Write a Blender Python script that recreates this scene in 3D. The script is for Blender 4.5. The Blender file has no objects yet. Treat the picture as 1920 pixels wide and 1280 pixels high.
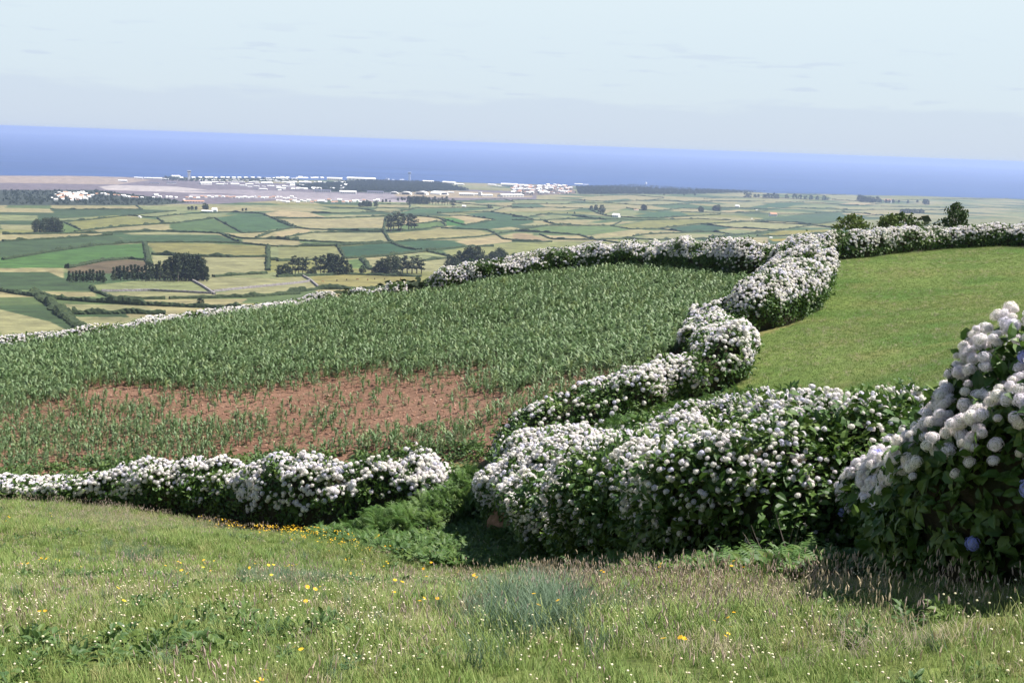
import bpy, bmesh, math, random
import numpy as np
from mathutils import Matrix, Vector
random.seed(7); rng = np.random.default_rng(7)
scene = bpy.context.scene
C = scene.collection
PI = math.pi; R = math.radians

# ------------------------------------------------------------------ camera
FPX = 2424.0                       # focal length in photo pixels (1920 wide)
PITCH = R(8.68); ROLL = R(2.03)
F_ = np.array([0, math.cos(PITCH), -math.sin(PITCH)])
R0_ = np.array([1.0, 0, 0]); U0_ = np.cross(R0_, F_)
RT = math.cos(ROLL)*R0_ + math.sin(ROLL)*U0_
UP = -math.sin(ROLL)*R0_ + math.cos(ROLL)*U0_
cam = bpy.data.cameras.new('camera'); cam_o = bpy.data.objects.new('camera', cam); C.objects.link(cam_o)
cam.sensor_width = 36; cam.lens = 36*FPX/1920; cam.clip_start = 0.2; cam.clip_end = 200000
M = Matrix.Identity(4)
for i in range(3):
    M[i][0] = RT[i]; M[i][1] = UP[i]; M[i][2] = -F_[i]
cam_o.matrix_world = M
scene.camera = cam_o
# ------------------------------------------------------------------ sky, sun, exposure
SUN_AZ = 86.0      # degrees to the right of the view direction (+Y)
SUN_EL = 60.0
SKY_STR = 0.056
SUN_STR = 5.0
scene.view_settings.view_transform = 'Standard'; scene.view_settings.look = 'None'
scene.view_settings.exposure = 1.05; scene.view_settings.gamma = 1
scene.view_settings.use_curve_mapping = False
world = bpy.data.worlds.new('World'); scene.world = world; world.use_nodes = True
wn = world.node_tree.nodes; wl = world.node_tree.links; wn.clear()
def nd(nt, typ, **kw):
    n = nt.nodes.new(typ)
    for k, v in kw.items():
        if k in n.bl_rna.properties: setattr(n, k, v)
        else: n.inputs[k].default_value = v
    return n
wo = nd(world.node_tree, 'ShaderNodeOutputWorld'); bg = nd(world.node_tree, 'ShaderNodeBackground'); bg.inputs[1].default_value = SKY_STR
sky = nd(world.node_tree, 'ShaderNodeTexSky'); sky.sky_type = 'NISHITA'; sky.sun_disc = False
sky.sun_elevation = R(SUN_EL); sky.sun_rotation = R(SUN_AZ); sky.altitude = 350; sky.air_density = 1.0; sky.dust_density = 0.35; sky.ozone_density = 1.5
# faint cloud bank low over the horizon
tc = nd(world.node_tree, 'ShaderNodeTexCoord'); sep = nd(world.node_tree, 'ShaderNodeSeparateXYZ'); wl.new(tc.outputs['Generated'], sep.inputs[0])
mp = nd(world.node_tree, 'ShaderNodeMapping'); mp.inputs['Scale'].default_value = (9, 9, 75); wl.new(tc.outputs['Generated'], mp.inputs[0])
nz = nd(world.node_tree, 'ShaderNodeTexNoise'); nz.inputs['Scale'].default_value = 1.0; nz.inputs['Detail'].default_value = 6; nz.inputs['Roughness'].default_value = .6; wl.new(mp.outputs[0], nz.inputs['Vector'])
ad = nd(world.node_tree, 'ShaderNodeMath', operation='MULTIPLY_ADD'); wl.new(nz.outputs[0], ad.inputs[0]); ad.inputs[1].default_value = -0.045; wl.new(sep.outputs[2], ad.inputs[2])
bk = nd(world.node_tree, 'ShaderNodeMapRange'); bk.interpolation_type = 'SMOOTHSTEP'; wl.new(ad.outputs[0], bk.inputs[0])
bk.inputs[1].default_value = 0.006; bk.inputs[2].default_value = 0.015; bk.inputs[3].default_value = 0.28; bk.inputs[4].default_value = 0.0
# small separate flat clouds a little higher
n2 = nd(world.node_tree, 'ShaderNodeTexNoise'); n2.inputs['Scale'].default_value = 2.2; n2.inputs['Detail'].default_value = 5; wl.new(mp.outputs[0], n2.inputs['Vector'])
c2 = nd(world.node_tree, 'ShaderNodeMapRange'); c2.interpolation_type = 'SMOOTHSTEP'; wl.new(n2.outputs[0], c2.inputs[0]); c2.inputs[1].default_value = .58; c2.inputs[2].default_value = .70; c2.inputs[3].default_value = 0; c2.inputs[4].default_value = .32
b2 = nd(world.node_tree, 'ShaderNodeMapRange'); b2.interpolation_type = 'SMOOTHSTEP'; wl.new(sep.outputs[2], b2.inputs[0]); b2.inputs[1].default_value = .095; b2.inputs[2].default_value = .06; b2.inputs[3].default_value = 0; b2.inputs[4].default_value = 1
m2 = nd(world.node_tree, 'ShaderNodeMath', operation='MULTIPLY'); wl.new(c2.outputs[0], m2.inputs[0]); wl.new(b2.outputs[0], m2.inputs[1])
mx = nd(world.node_tree, 'ShaderNodeMath', operation='MAXIMUM'); wl.new(bk.outputs[0], mx.inputs[0]); wl.new(m2.outputs[0], mx.inputs[1])
cm = nd(world.node_tree, 'ShaderNodeMix', data_type='RGBA'); wl.new(mx.outputs[0], cm.inputs[0]); wl.new(sky.outputs[0], cm.inputs[6]); cm.inputs[7].default_value = (4.7, 5.4, 7.1, 1)
gr = nd(world.node_tree, 'ShaderNodeMapRange'); wl.new(sep.outputs[2], gr.inputs[0]); gr.inputs[1].default_value = 0; gr.inputs[2].default_value = .17
gc = nd(world.node_tree, 'ShaderNodeMix', data_type='RGBA'); wl.new(gr.outputs[0], gc.inputs[0]); gc.inputs[6].default_value = (5.8, 6.7, 7.8, 1); gc.inputs[7].default_value = (7.8, 8.7, 8.7, 1)
gf = nd(world.node_tree, 'ShaderNodeMapRange'); gf.interpolation_type = 'SMOOTHSTEP'; wl.new(sep.outputs[2], gf.inputs[0]); gf.inputs[1].default_value = .22; gf.inputs[2].default_value = .5; gf.inputs[3].default_value = .85; gf.inputs[4].default_value = 0
gm = nd(world.node_tree, 'ShaderNodeMix', data_type='RGBA'); wl.new(gf.outputs[0], gm.inputs[0]); wl.new(sky.outputs[0], gm.inputs[6]); wl.new(gc.outputs[2], gm.inputs[7]); wl.new(gm.outputs[2], cm.inputs[6])
tn = nd(world.node_tree, 'ShaderNodeMix', data_type='RGBA', blend_type='MULTIPLY'); tn.inputs[0].default_value = 1; tn.inputs[7].default_value = (.98, .99, 1.0, 1); wl.new(cm.outputs[2], tn.inputs[6]); wl.new(tn.outputs[2], bg.inputs[0]); wl.new(bg.outputs[0], wo.inputs[0])
sd = bpy.data.lights.new('sun', 'SUN'); sd.energy = SUN_STR; sd.angle = R(0.53); sd.color = (1.0, 0.955, 0.88)
so = bpy.data.objects.new('sun', sd); C.objects.link(so)
SUNV = Vector((math.sin(R(SUN_AZ))*math.cos(R(SUN_EL)), math.cos(R(SUN_AZ))*math.cos(R(SUN_EL)), math.sin(R(SUN_EL))))
so.rotation_euler = SUNV.to_track_quat('Z', 'Y').to_euler()
scene.cycles.max_bounces = 6; scene.cycles.diffuse_bounces = 3; scene.cycles.glossy_bounces = 2; scene.cycles.transmission_bounces = 4
scene.cycles.transparent_max_bounces = 8; scene.cycles.volume_bounces = 1; scene.cycles.sample_clamp_indirect = 4

# ------------------------------------------------------------------ numeric helpers
_T = rng.random(8192).astype(np.float64)
def _h(i, j, k): return _T[(i*73856093 ^ j*19349663 ^ k*83492791) & 8191]
def vn(x, y, z=0.0):
    x, y, z = np.broadcast_arrays(np.asarray(x, float), y, z)
    i = np.floor(x).astype(np.int64); j = np.floor(y).astype(np.int64); k = np.floor(z).astype(np.int64)
    u, v, w = x-i, y-j, z-k
    u = u*u*(3-2*u); v = v*v*(3-2*v); w = w*w*(3-2*w)
    a = _h(i, j, k)*(1-u)+_h(i+1, j, k)*u; b = _h(i, j+1, k)*(1-u)+_h(i+1, j+1, k)*u
    c = _h(i, j, k+1)*(1-u)+_h(i+1, j, k+1)*u; d = _h(i, j+1, k+1)*(1-u)+_h(i+1, j+1, k+1)*u
    return (a*(1-v)+b*v)*(1-w)+(c*(1-v)+d*v)*w
def fbm(x, y, z=0.0, o=3):
    s = 0; a = .5; t = 0
    x, y, z = np.asarray(x, float), np.asarray(y, float), np.asarray(z, float)
    for n in range(o):
        s = s+a*vn(x, y, z); t += a; x = x*2.03+17.1; y = y*2.01+5.3; z = z*2.02+9.7; a *= .5
    return s/t
def sstep(a, b, x): t = np.clip((x-a)/(b-a), 0, 1); return t*t*(3-2*t)
def ray(px, py):
    px = np.asarray(px, float); py = np.asarray(py, float)
    d = F_[None]+((px-960)/FPX)[:, None]*RT[None]-((py-640)/FPX)[:, None]*UP[None]
    return d/np.hypot(d[:, 0], d[:, 1])[:, None]          # per metre of horizontal distance
def proj(x, y, z):
    p = np.stack([x, y, z], -1); f = p@F_; f = np.where(f < .05, .05, f)
    return 960+FPX*(p@RT)/f, 640-FPX*(p@UP)/f
def inpoly(x, y, poly):
    c = np.zeros(x.shape, bool); n = len(poly)
    for i in range(n):
        x1, y1 = poly[i]; x2, y2 = poly[i-1]
        if y1 == y2: continue
        t = (y1 > y) != (y2 > y)
        c ^= t & (x < (x2-x1)*(y-y1)/(y2-y1)+x1)
    return c

# ------------------------------------------------------------------ terrain
# ground control points: where a ground point is seen in the photo and how far off it stands (m)
CP = [(100,1200,10.5),(500,1200,10.5),(960,1200,10.5),(1400,1200,10.2),(1780,1200,9.6),
      (300,1080,19),(700,1085,19),(1000,1090,18),(1250,1095,16.5),(1500,1095,15),
      (100,950,42),(300,985,36),(500,1010,33),(700,1010,34),
      (100,935,48),(500,985,44),(700,985,42),(880,960,40),
      (1000,990,35),(1130,1040,31),(1250,1062,28),(1500,1062,21),
      (100,880,54),(500,855,53),(800,840,49),(900,820,44),(500,740,66),(100,760,68),(500,640,84),(100,680,86),
      (92,645,97),(350,610,100),(640,572,102),(800,552,98),(1000,530,95),(1200,520,90),(1350,530,82),(1440,540,80),
      (1300,640,60),(1100,740,48),(900,640,76),(1100,600,74),
      (1150,870,38),(1400,850,34),(1450,765,38),(1400,690,47),(1600,600,60),(1550,480,97),(1780,460,108),(1900,456,112),(2000,458,112),
      (1780,640,44),(1700,720,31),(1900,700,26),(1600,800,27),
      (1600,1070,14.5),(1760,1085,11.3),(1900,1095,10.2)]
cp = np.array(CP, float); rr = ray(cp[:, 0], cp[:, 1])*cp[:, 2:3]
extra = np.array([(0,0,-1.6),(-6,0,-1.7),(6,0,-1.3),(0,4,-2.45),(-5,4,-2.6),(4,4,-2.2),(0,-15,1.2),(-20,-15,0),(20,-15,2.5),(-25,15,-6.5),(25,15,-2.5),(-60,40,-17),(-75,80,-21),(60,50,-3.5),(75,90,-5),
                  (-60,150,-25),(0,150,-19),(30,150,-16),(75,150,-12)], float)
K = np.vstack([rr, extra])
def _phi(r2): return np.where(r2 > 1e-9, .5*r2*np.log(np.maximum(r2, 1e-9)), 0)
_d = ((K[:, None, :2]-K[None, :, :2])**2).sum(-1); n_ = len(K)
A_ = np.zeros((n_+3, n_+3)); A_[:n_, :n_] = _phi(_d)+np.eye(n_)*25.0; A_[:n_, n_] = 1; A_[:n_, n_+1:] = K[:, :2]; A_[n_, :n_] = 1; A_[n_+1:, :n_] = K[:, :2].T
W_ = np.linalg.solve(A_, np.concatenate([K[:, 2], np.zeros(3)]))
def near_h(x, y):
    s = W_[n_]+W_[n_+1]*x+W_[n_+2]*y
    for i in range(n_): s = s+W_[i]*_phi((x-K[i, 0])**2+(y-K[i, 1])**2)
    return s
FD = [0,120,250,450,700,1000,1400,2000,3000,4500,6000,8000,12000]
FZ = [-12,-30,-62,-91,-113,-131,-152,-172,-194,-220,-240,-264,-286]
COAST = [(-60,-40,6300),(0,0,0)]
def coast_D(az):     # az in radians right of +Y
    return np.interp(np.degrees(az), [-60,-25,-20,-12,-4,0,6,12,20,30,60], [6400,7250,7450,8050,8600,8900,9050,9150,10500,11000,12000])+60*np.sin(az*90)
SEA = -320.0
def H(x, y):
    x = np.asarray(x, float); y = np.asarray(y, float)
    D = np.hypot(x, y)
    far = np.interp(D, FD, FZ)
    amp = sstep(500, 1500, D)*(1-sstep(5000, 6200, D))
    far = far+amp*(7.5*(fbm(x/620+3.3, y/520+1.7, 0, 2)-.5)+3.2*(vn(x/210+8.1, y/240+2.2)-.5))*1.6
    far = far+sstep(200, 500, D)*(2.0*(vn(x/90, y/90)-.5))
    az = np.arctan2(x, y); cd = coast_D(az)
    edge = sstep(-30, 60, D-cd)
    far = far*(1-edge)+(SEA-6)*edge
    w = sstep(118, 300, D)
    nh = near_h(np.clip(x, -260, 260), np.clip(y, -160, 260))
    nh = nh+0.10*(fbm(x*.6, y*.6, 0, 3)-.5)*sstep(3, 8, D)
    return nh*(1-w)+far*w
_Dn = np.geomspace(3, 450, 1500); _Df = np.geomspace(520, 12000, 2600)
def P(px, py, far=False):
    px = np.atleast_1d(np.asarray(px, float)); py = np.atleast_1d(np.asarray(py, float))
    d = ray(px, py); Ds = _Df if far else _Dn
    X = d[:, 0:1]*Ds; Y = d[:, 1:2]*Ds; Z = d[:, 2:3]*Ds
    h = H(X, Y); below = Z < h
    k = below.argmax(1); k = np.where(below.any(1), k, len(Ds)-1); k = np.maximum(k, 1)
    r_ = np.arange(len(k)); a = (Z-h)[r_, k-1]; b = (Z-h)[r_, k]
    t = np.clip(a/(a-b+1e-12), 0, 1); Dd = Ds[k-1]+(Ds[k]-Ds[k-1])*t
    x = d[:, 0]*Dd; y = d[:, 1]*Dd
    return np.stack([x, y, H(x, y)], -1)

# ------------------------------------------------------------------ materials
def lin(c):
    c = np.array(c, float)/255
    return np.where(c <= .04045, c/12.92, ((c+.055)/1.055)**2.4)
KALB = 0.40
def alb(r, g, b): return tuple(lin((r, g, b))*KALB)
def mat(name, col=(.5,.5,.5), rough=.85, spec=.2, vary=0.0, nscale=3.0, bump=0.0, bscale=20.0, trans=0.0, col2=None, attr=None, rand=0.0, coord='Object', rcol=None, detail=5):
    m = bpy.data.materials.new(name); m.use_nodes = True; nt = m.node_tree; nt.nodes.clear(); L = nt.links.new
    out = nd(nt, 'ShaderNodeOutputMaterial'); p = nd(nt, 'ShaderNodeBsdfPrincipled'); p.inputs['Roughness'].default_value = rough; p.inputs['Specular IOR Level'].default_value = spec
    geo = nd(nt, 'ShaderNodeNewGeometry')
    vec = geo.outputs['Position']
    if coord == 'Object': vec = nd(nt, 'ShaderNodeTexCoord').outputs['Object']
    if attr: c = nd(nt, 'ShaderNodeAttribute', attribute_name=attr).outputs['Color']
    else:
        rgb = nd(nt, 'ShaderNodeRGB'); rgb.outputs[0].default_value = (*col, 1); c = rgb.outputs[0]
    if rcol is not None:
        oi = nd(nt, 'ShaderNodeObjectInfo'); cr = nd(nt, 'ShaderNodeValToRGB'); cr.color_ramp.elements[0].color = (*rcol[0], 1); cr.color_ramp.elements[1].color = (*rcol[-1], 1)
        for i, cc in enumerate(rcol[1:-1]):
            e = cr.color_ramp.elements.new((i+1)/(len(rcol)-1)); e.color = (*cc, 1)
        L(oi.outputs['Random'], cr.inputs[0]); c = cr.outputs[0]
    if col2 is not None:
        n = nd(nt, 'ShaderNodeTexNoise'); n.inputs['Scale'].default_value = nscale; n.inputs['Detail'].default_value = detail; L(vec, n.inputs['Vector'])
        mr = nd(nt, 'ShaderNodeMapRange'); mr.inputs[1].default_value = .4; mr.inputs[2].default_value = .6; L(n.outputs[0], mr.inputs[0])
        mxx = nd(nt, 'ShaderNodeMix', data_type='RGBA'); L(mr.outputs[0], mxx.inputs[0]); L(c, mxx.inputs[6]); mxx.inputs[7].default_value = (*col2, 1); c = mxx.outputs[2]
    if vary:
        n = nd(nt, 'ShaderNodeTexNoise'); n.inputs['Scale'].default_value = nscale*3.1; n.inputs['Detail'].default_value = detail+2; n.inputs['Roughness'].default_value = .7; L(vec, n.inputs['Vector'])
        mr = nd(nt, 'ShaderNodeMapRange'); mr.inputs[1].default_value = .3; mr.inputs[2].default_value = .7; mr.inputs[3].default_value = 1-vary; mr.inputs[4].default_value = 1+vary; L(n.outputs[0], mr.inputs[0])
        hs = nd(nt, 'ShaderNodeHueSaturation'); L(c, hs.inputs['Color']); L(mr.outputs[0], hs.inputs['Value']); c = hs.outputs[0]
    if rand:
        oi = nd(nt, 'ShaderNodeObjectInfo'); mr = nd(nt, 'ShaderNodeMapRange'); mr.inputs[3].default_value = 1-rand; mr.inputs[4].default_value = 1+rand; L(oi.outputs['Random'], mr.inputs[0])
        hs = nd(nt, 'ShaderNodeHueSaturation'); L(c, hs.inputs['Color']); L(mr.outputs[0], hs.inputs['Value'])
        mr2 = nd(nt, 'ShaderNodeMapRange'); mr2.inputs[3].default_value = .5+rand*.07; mr2.inputs[4].default_value = .5-rand*.07; L(oi.outputs['Random'], mr2.inputs[0]); L(mr2.outputs[0], hs.inputs['Hue']); c = hs.outputs[0]
    L(c, p.inputs['Base Color'])
    if bump:
        n = nd(nt, 'ShaderNodeTexNoise'); n.inputs['Scale'].default_value = bscale; n.inputs['Detail'].default_value = 6; n.inputs['Roughness'].default_value = .65; L(vec, n.inputs['Vector'])
        b = nd(nt, 'ShaderNodeBump'); b.inputs['Strength'].default_value = 1; b.inputs['Distance'].default_value = bump; L(n.outputs[0], b.inputs['Height']); L(b.outputs[0], p.inputs['Normal'])
    sh = p.outputs[0]
    if trans:
        t = nd(nt, 'ShaderNodeBsdfTranslucent'); L(c, t.inputs[0]); ms = nd(nt, 'ShaderNodeMixShader'); ms.inputs[0].default_value = trans; L(sh, ms.inputs[1]); L(t.outputs[0], ms.inputs[2]); sh = ms.outputs[0]
    L(sh, out.inputs[0]); return m

MT = {}
MT['ground'] = mat('rough_grass_ground', attr='Col', vary=.45, nscale=1.2, bump=.06, bscale=6, coord='W')
MT['soil'] = mat('red_brown_soil', attr='Col', vary=.32, nscale=.9, bump=.16, bscale=3.5, coord='W')
MT['pasture'] = mat('grazed_turf', attr='Col', vary=.30, nscale=.8, bump=.05, bscale=8, coord='W')
MT['farm'] = mat('field_turf', attr='Col', vary=.5, nscale=.012, bump=.6, bscale=.25, coord='W', detail=7)
MT['leaf'] = mat('hydrangea_leaf', rcol=[(.028,.065,.012),(.045,.10,.018),(.07,.13,.022),(.10,.15,.03)], rough=.5, spec=.35, trans=.22)
MT['petal'] = mat('hydrangea_petal', rcol=[(.90,.86,.78),(.86,.80,.84),(.92,.88,.80),(.70,.68,.86),(.90,.82,.82),(.92,.88,.80)], rough=.7, spec=.15, trans=.16)
MT['petal_near'] = mat('lilac_hydrangea_petal', rcol=[(.90,.80,.84),(.82,.78,.90),(.92,.84,.80),(.88,.82,.88),(.92,.88,.80)], rough=.7, spec=.15, trans=.16)
MT['petal_blue'] = mat('blue_hydrangea_petal', rcol=[(.32,.36,.85),(.45,.48,.88),(.38,.36,.8)], rough=.7, spec=.15, trans=.16)  # petals of the shaded heads, with the blue of shade put into their colour
MT['stemcore'] = mat('flower_inner_stems', col=(.30,.32,.22), vary=.3, nscale=20)  # stem green core; shade between the florets is put into its darker colour
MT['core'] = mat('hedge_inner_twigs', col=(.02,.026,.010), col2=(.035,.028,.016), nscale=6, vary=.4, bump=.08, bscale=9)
MT['corn'] = mat('maize_leaf', rcol=[(.085,.14,.05),(.11,.175,.07),(.14,.20,.10),(.16,.21,.08)], rough=.5, spec=.28, trans=.25)
MT['grassA'] = mat('meadow_grass_blade', rcol=[(.13,.21,.05),(.20,.28,.075),(.28,.33,.11),(.16,.25,.065),(.38,.36,.16)], rough=.6, spec=.2, trans=.3)
MT['grassB'] = mat('blue_green_grass_blade', rcol=[(.075,.13,.075),(.11,.17,.10),(.15,.21,.13)], rough=.5, spec=.3, trans=.25)
MT['straw'] = mat('dry_seed_stalk', rcol=[(.55,.46,.33),(.46,.36,.33),(.60,.50,.33)], rough=.8, trans=.3)
MT['turf'] = mat('short_turf_blade', rcol=[(.10,.17,.04),(.15,.21,.06),(.20,.24,.09)], rough=.6, spec=.2, trans=.3)
MT['clover'] = mat('clover_flower', rcol=[(.62,.56,.34),(.70,.65,.48),(.58,.45,.34)], rough=.8)
MT['yellow'] = mat('yellow_petal', rcol=[(.75,.50,.02),(.80,.42,.02),(.8,.6,.05)], rough=.7, trans=.2)
MT['fern'] = mat('bracken_frond', rcol=[(.05,.11,.02),(.075,.15,.03),(.11,.18,.04)], rough=.55, spec=.3, trans=.3)
MT['weed'] = mat('weed_leaf', rcol=[(.05,.10,.03),(.08,.14,.04),(.10,.15,.03)], rough=.55, spec=.3, trans=.25)
MT['hedge'] = mat('field_hedge_leaves', col=(.020,.034,.014), col2=(.040,.056,.022), nscale=.5, vary=.4, bump=.35, bscale=1.4, coord='W')
MT['stone'] = mat('grey_field_stone', col=(.26,.24,.25), col2=(.17,.15,.15), nscale=.6, vary=.3, bump=.2, bscale=3, coord='W')
MT['treeleaf'] = mat('tree_leaf', col=(.044,.060,.030), rand=.35, vary=.25, nscale=.6, rough=.6, trans=.12)
MT['woodleaf'] = mat('shore_wood_leaf', col=(.050,.070,.042), rand=.3, vary=.25, nscale=.6, rough=.6, trans=.12)
MT['euca'] = mat('eucalyptus_leaf', col=(.055,.070,.040), rand=.3, vary=.25, nscale=.6, rough=.6, trans=.12)
MT['treeleaf2'] = mat('bright_tree_leaf', col=(.06,.095,.02), rand=.3, vary=.3, nscale=2.0, rough=.6, trans=.2)
MT['bark'] = mat('grey_bark', col=(.16,.13,.11), vary=.3, nscale=2)
MT['wall'] = mat('white_limewash', col=(.80,.78,.74), vary=.05, nscale=.3)
MT['roof'] = mat('clay_roof_tile', col=(.42,.24,.16), vary=.2, nscale=.8)
MT['roofp'] = mat('pale_sheet_roof', col=(.74,.72,.70), vary=.06, nscale=.3)
MT['roofd'] = mat('dark_sheet_roof', col=(.10,.10,.14), vary=.1, nscale=.3)
MT['glass'] = mat('dark_window', col=(.04,.045,.06), rough=.2, spec=.5)
MT['dirt'] = mat('bare_bank_earth', col=(.30,.17,.11), col2=(.20,.12,.07), nscale=2, vary=.3, bump=.1, bscale=6)

# ------------------------------------------------------------------ object helpers
def link(o, parent=None):
    C.objects.link(o)
    if parent is not None: o.parent = parent
    return o
def mesh_obj(name, verts, faces, m, parent=None, smooth=False, lnk=True, mats=None, midx=None):
    me = bpy.data.meshes.new(name); verts = np.asarray(verts, np.float32)
    if isinstance(faces, np.ndarray):
        nf, k = faces.shape
        me.vertices.add(len(verts)); me.vertices.foreach_set('co', verts.ravel())
        me.loops.add(nf*k); me.loops.foreach_set('vertex_index', faces.ravel().astype(np.int32))
        me.polygons.add(nf); me.polygons.foreach_set('loop_start', np.arange(0, nf*k, k, dtype=np.int32))
        me.update(calc_edges=True); me.validate()
    else:
        me.from_pydata([tuple(map(float, v)) for v in verts], [], faces)
    if smooth: me.polygons.foreach_set('use_smooth', np.ones(len(me.polygons), bool))
    for mm in (mats or [m]): me.materials.append(mm)
    if midx is not None: me.polygons.foreach_set('material_index', np.asarray(midx, np.int32))
    o = bpy.data.objects.new(name, me)
    if lnk: link(o, parent)
    return o
def tag(o, label=None, cat=None, group=None, kind=None):
    if label: o['label'] = label
    if cat: o['category'] = cat
    if group: o['group'] = group
    if kind: o['kind'] = kind
    return o
def empty(name, loc, rz=0):
    o = bpy.data.objects.new(name, None); o.location = tuple(map(float, loc)); o.rotation_euler = (0, 0, rz); o.empty_display_size = .2
    return link(o)
class MB:
    def __init__(s): s.v = []; s.f = []; s.m = []; s.n = 0
    def add(s, v, f, mi=0):
        v = np.asarray(v, float); s.v.append(v); s.f += [tuple(int(i)+s.n for i in q) for q in f]; s.m += [mi]*len(f); s.n += len(v)
    def box(s, x0, x1, y0, y1, z0, z1, mi=0):
        s.add([(x0,y0,z0),(x1,y0,z0),(x1,y1,z0),(x0,y1,z0),(x0,y0,z1),(x1,y0,z1),(x1,y1,z1),(x0,y1,z1)],
              [(0,3,2,1),(4,5,6,7),(0,1,5,4),(1,2,6,5),(2,3,7,6),(3,0,4,7)], mi)
    def tube(s, pts, rad, n=6, mi=0):
        pts = np.asarray(pts, float); rings = []
        for i, p in enumerate(pts):
            t = pts[min(i+1, len(pts)-1)]-pts[max(i-1, 0)]; t = t/(np.linalg.norm(t)+1e-9)
            a = np.cross(t, (0, 0, 1) if abs(t[2]) < .9 else (1, 0, 0)); a /= np.linalg.norm(a); b = np.cross(t, a)
            for k in range(n):
                an = 2*PI*k/n; rings.append(p+rad[i]*(a*math.cos(an)+b*math.sin(an)))
        f = [(i*n+k, i*n+(k+1) % n, (i+1)*n+(k+1) % n, (i+1)*n+k) for i in range(len(pts)-1) for k in range(n)]
        f.append(tuple(range(n-1, -1, -1))); f.append(tuple((len(pts)-1)*n+k for k in range(n)))
        s.add(rings, f, mi)
    def obj(s, name, mats, parent=None, smooth=False, lnk=True):
        if not isinstance(mats, list): mats = [mats]
        return mesh_obj(name, np.vstack(s.v), s.f, None, parent, smooth, lnk, mats, s.m)

_gn = {}
def scatter_group(coll):
    if coll.name in _gn: return _gn[coll.name]
    g = bpy.data.node_groups.new('scatter_'+coll.name, 'GeometryNodeTree')
    g.interface.new_socket('Geometry', in_out='INPUT', socket_type='NodeSocketGeometry'); g.interface.new_socket('Geometry', in_out='OUTPUT', socket_type='NodeSocketGeometry')
    i = g.nodes.new('NodeGroupInput'); o = g.nodes.new('NodeGroupOutput'); iop = g.nodes.new('GeometryNodeInstanceOnPoints'); ci = g.nodes.new('GeometryNodeCollectionInfo')
    ci.inputs[0].default_value = coll; ci.inputs['Separate Children'].default_value = True; ci.inputs['Reset Children'].default_value = True
    def na(nm, t):
        n = g.nodes.new('GeometryNodeInputNamedAttribute'); n.data_type = t; n.inputs[0].default_value = nm; return n.outputs[0]
    L = g.links.new
    L(i.outputs[0], iop.inputs['Points']); L(ci.outputs[0], iop.inputs['Instance']); iop.inputs['Pick Instance'].default_value = True
    L(na('pidx', 'INT'), iop.inputs['Instance Index']); L(na('prot', 'FLOAT_VECTOR'), iop.inputs['Rotation']); L(na('pscl', 'FLOAT_VECTOR'), iop.inputs['Scale'])
    L(iop.outputs[0], o.inputs[0]); _gn[coll.name] = g
    return g
def protos(name, makers):
    c = bpy.data.collections.new(name)
    for ob in makers: c.objects.link(ob)
    return c
def scatter(name, coll, pts, rot, scl, idx=None, parent=None):
    n = len(pts); me = bpy.data.meshes.new(name); me.vertices.add(n); me.vertices.foreach_set('co', np.asarray(pts, np.float32).ravel())
    if idx is None: idx = rng.integers(0, len(coll.objects), n)
    scl = np.asarray(scl, np.float32)
    if scl.ndim == 1: scl = np.repeat(scl[:, None], 3, 1)
    a = me.attributes.new('pidx', 'INT', 'POINT'); a.data.foreach_set('value', np.asarray(idx, np.int32))
    a = me.attributes.new('prot', 'FLOAT_VECTOR', 'POINT'); a.data.foreach_set('vector', np.asarray(rot, np.float32).ravel())
    a = me.attributes.new('pscl', 'FLOAT_VECTOR', 'POINT'); a.data.foreach_set('vector', scl.ravel())
    o = bpy.data.objects.new(name, me); link(o, parent)
    md = o.modifiers.new('scatter', 'NODES'); md.node_group = scatter_group(coll)
    return o
def eul(nrm, spin):
    nrm = nrm/np.linalg.norm(nrm, axis=1, keepdims=True)
    a = np.arctan2(nrm[:, 1], nrm[:, 0]); b = np.arccos(np.clip(nrm[:, 2], -1, 1))
    ca, sa, cb, sb, cs, ss = np.cos(a), np.sin(a), np.cos(b), np.sin(b), np.cos(spin), np.sin(spin)
    R00 = ca*cb*cs-sa*ss; R10 = sa*cb*cs+ca*ss; R20 = -sb*cs; R21 = sb*ss; R22 = cb
    return np.stack([np.arctan2(R21, R22), -np.arcsin(np.clip(R20, -1, 1)), np.arctan2(R10, R00)], -1)
def upright(n, tilt=.12):
    nr = np.stack([rng.normal(0, tilt, n), rng.normal(0, tilt, n), np.ones(n)], -1)
    return eul(nr, rng.uniform(0, 2*PI, n))

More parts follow.
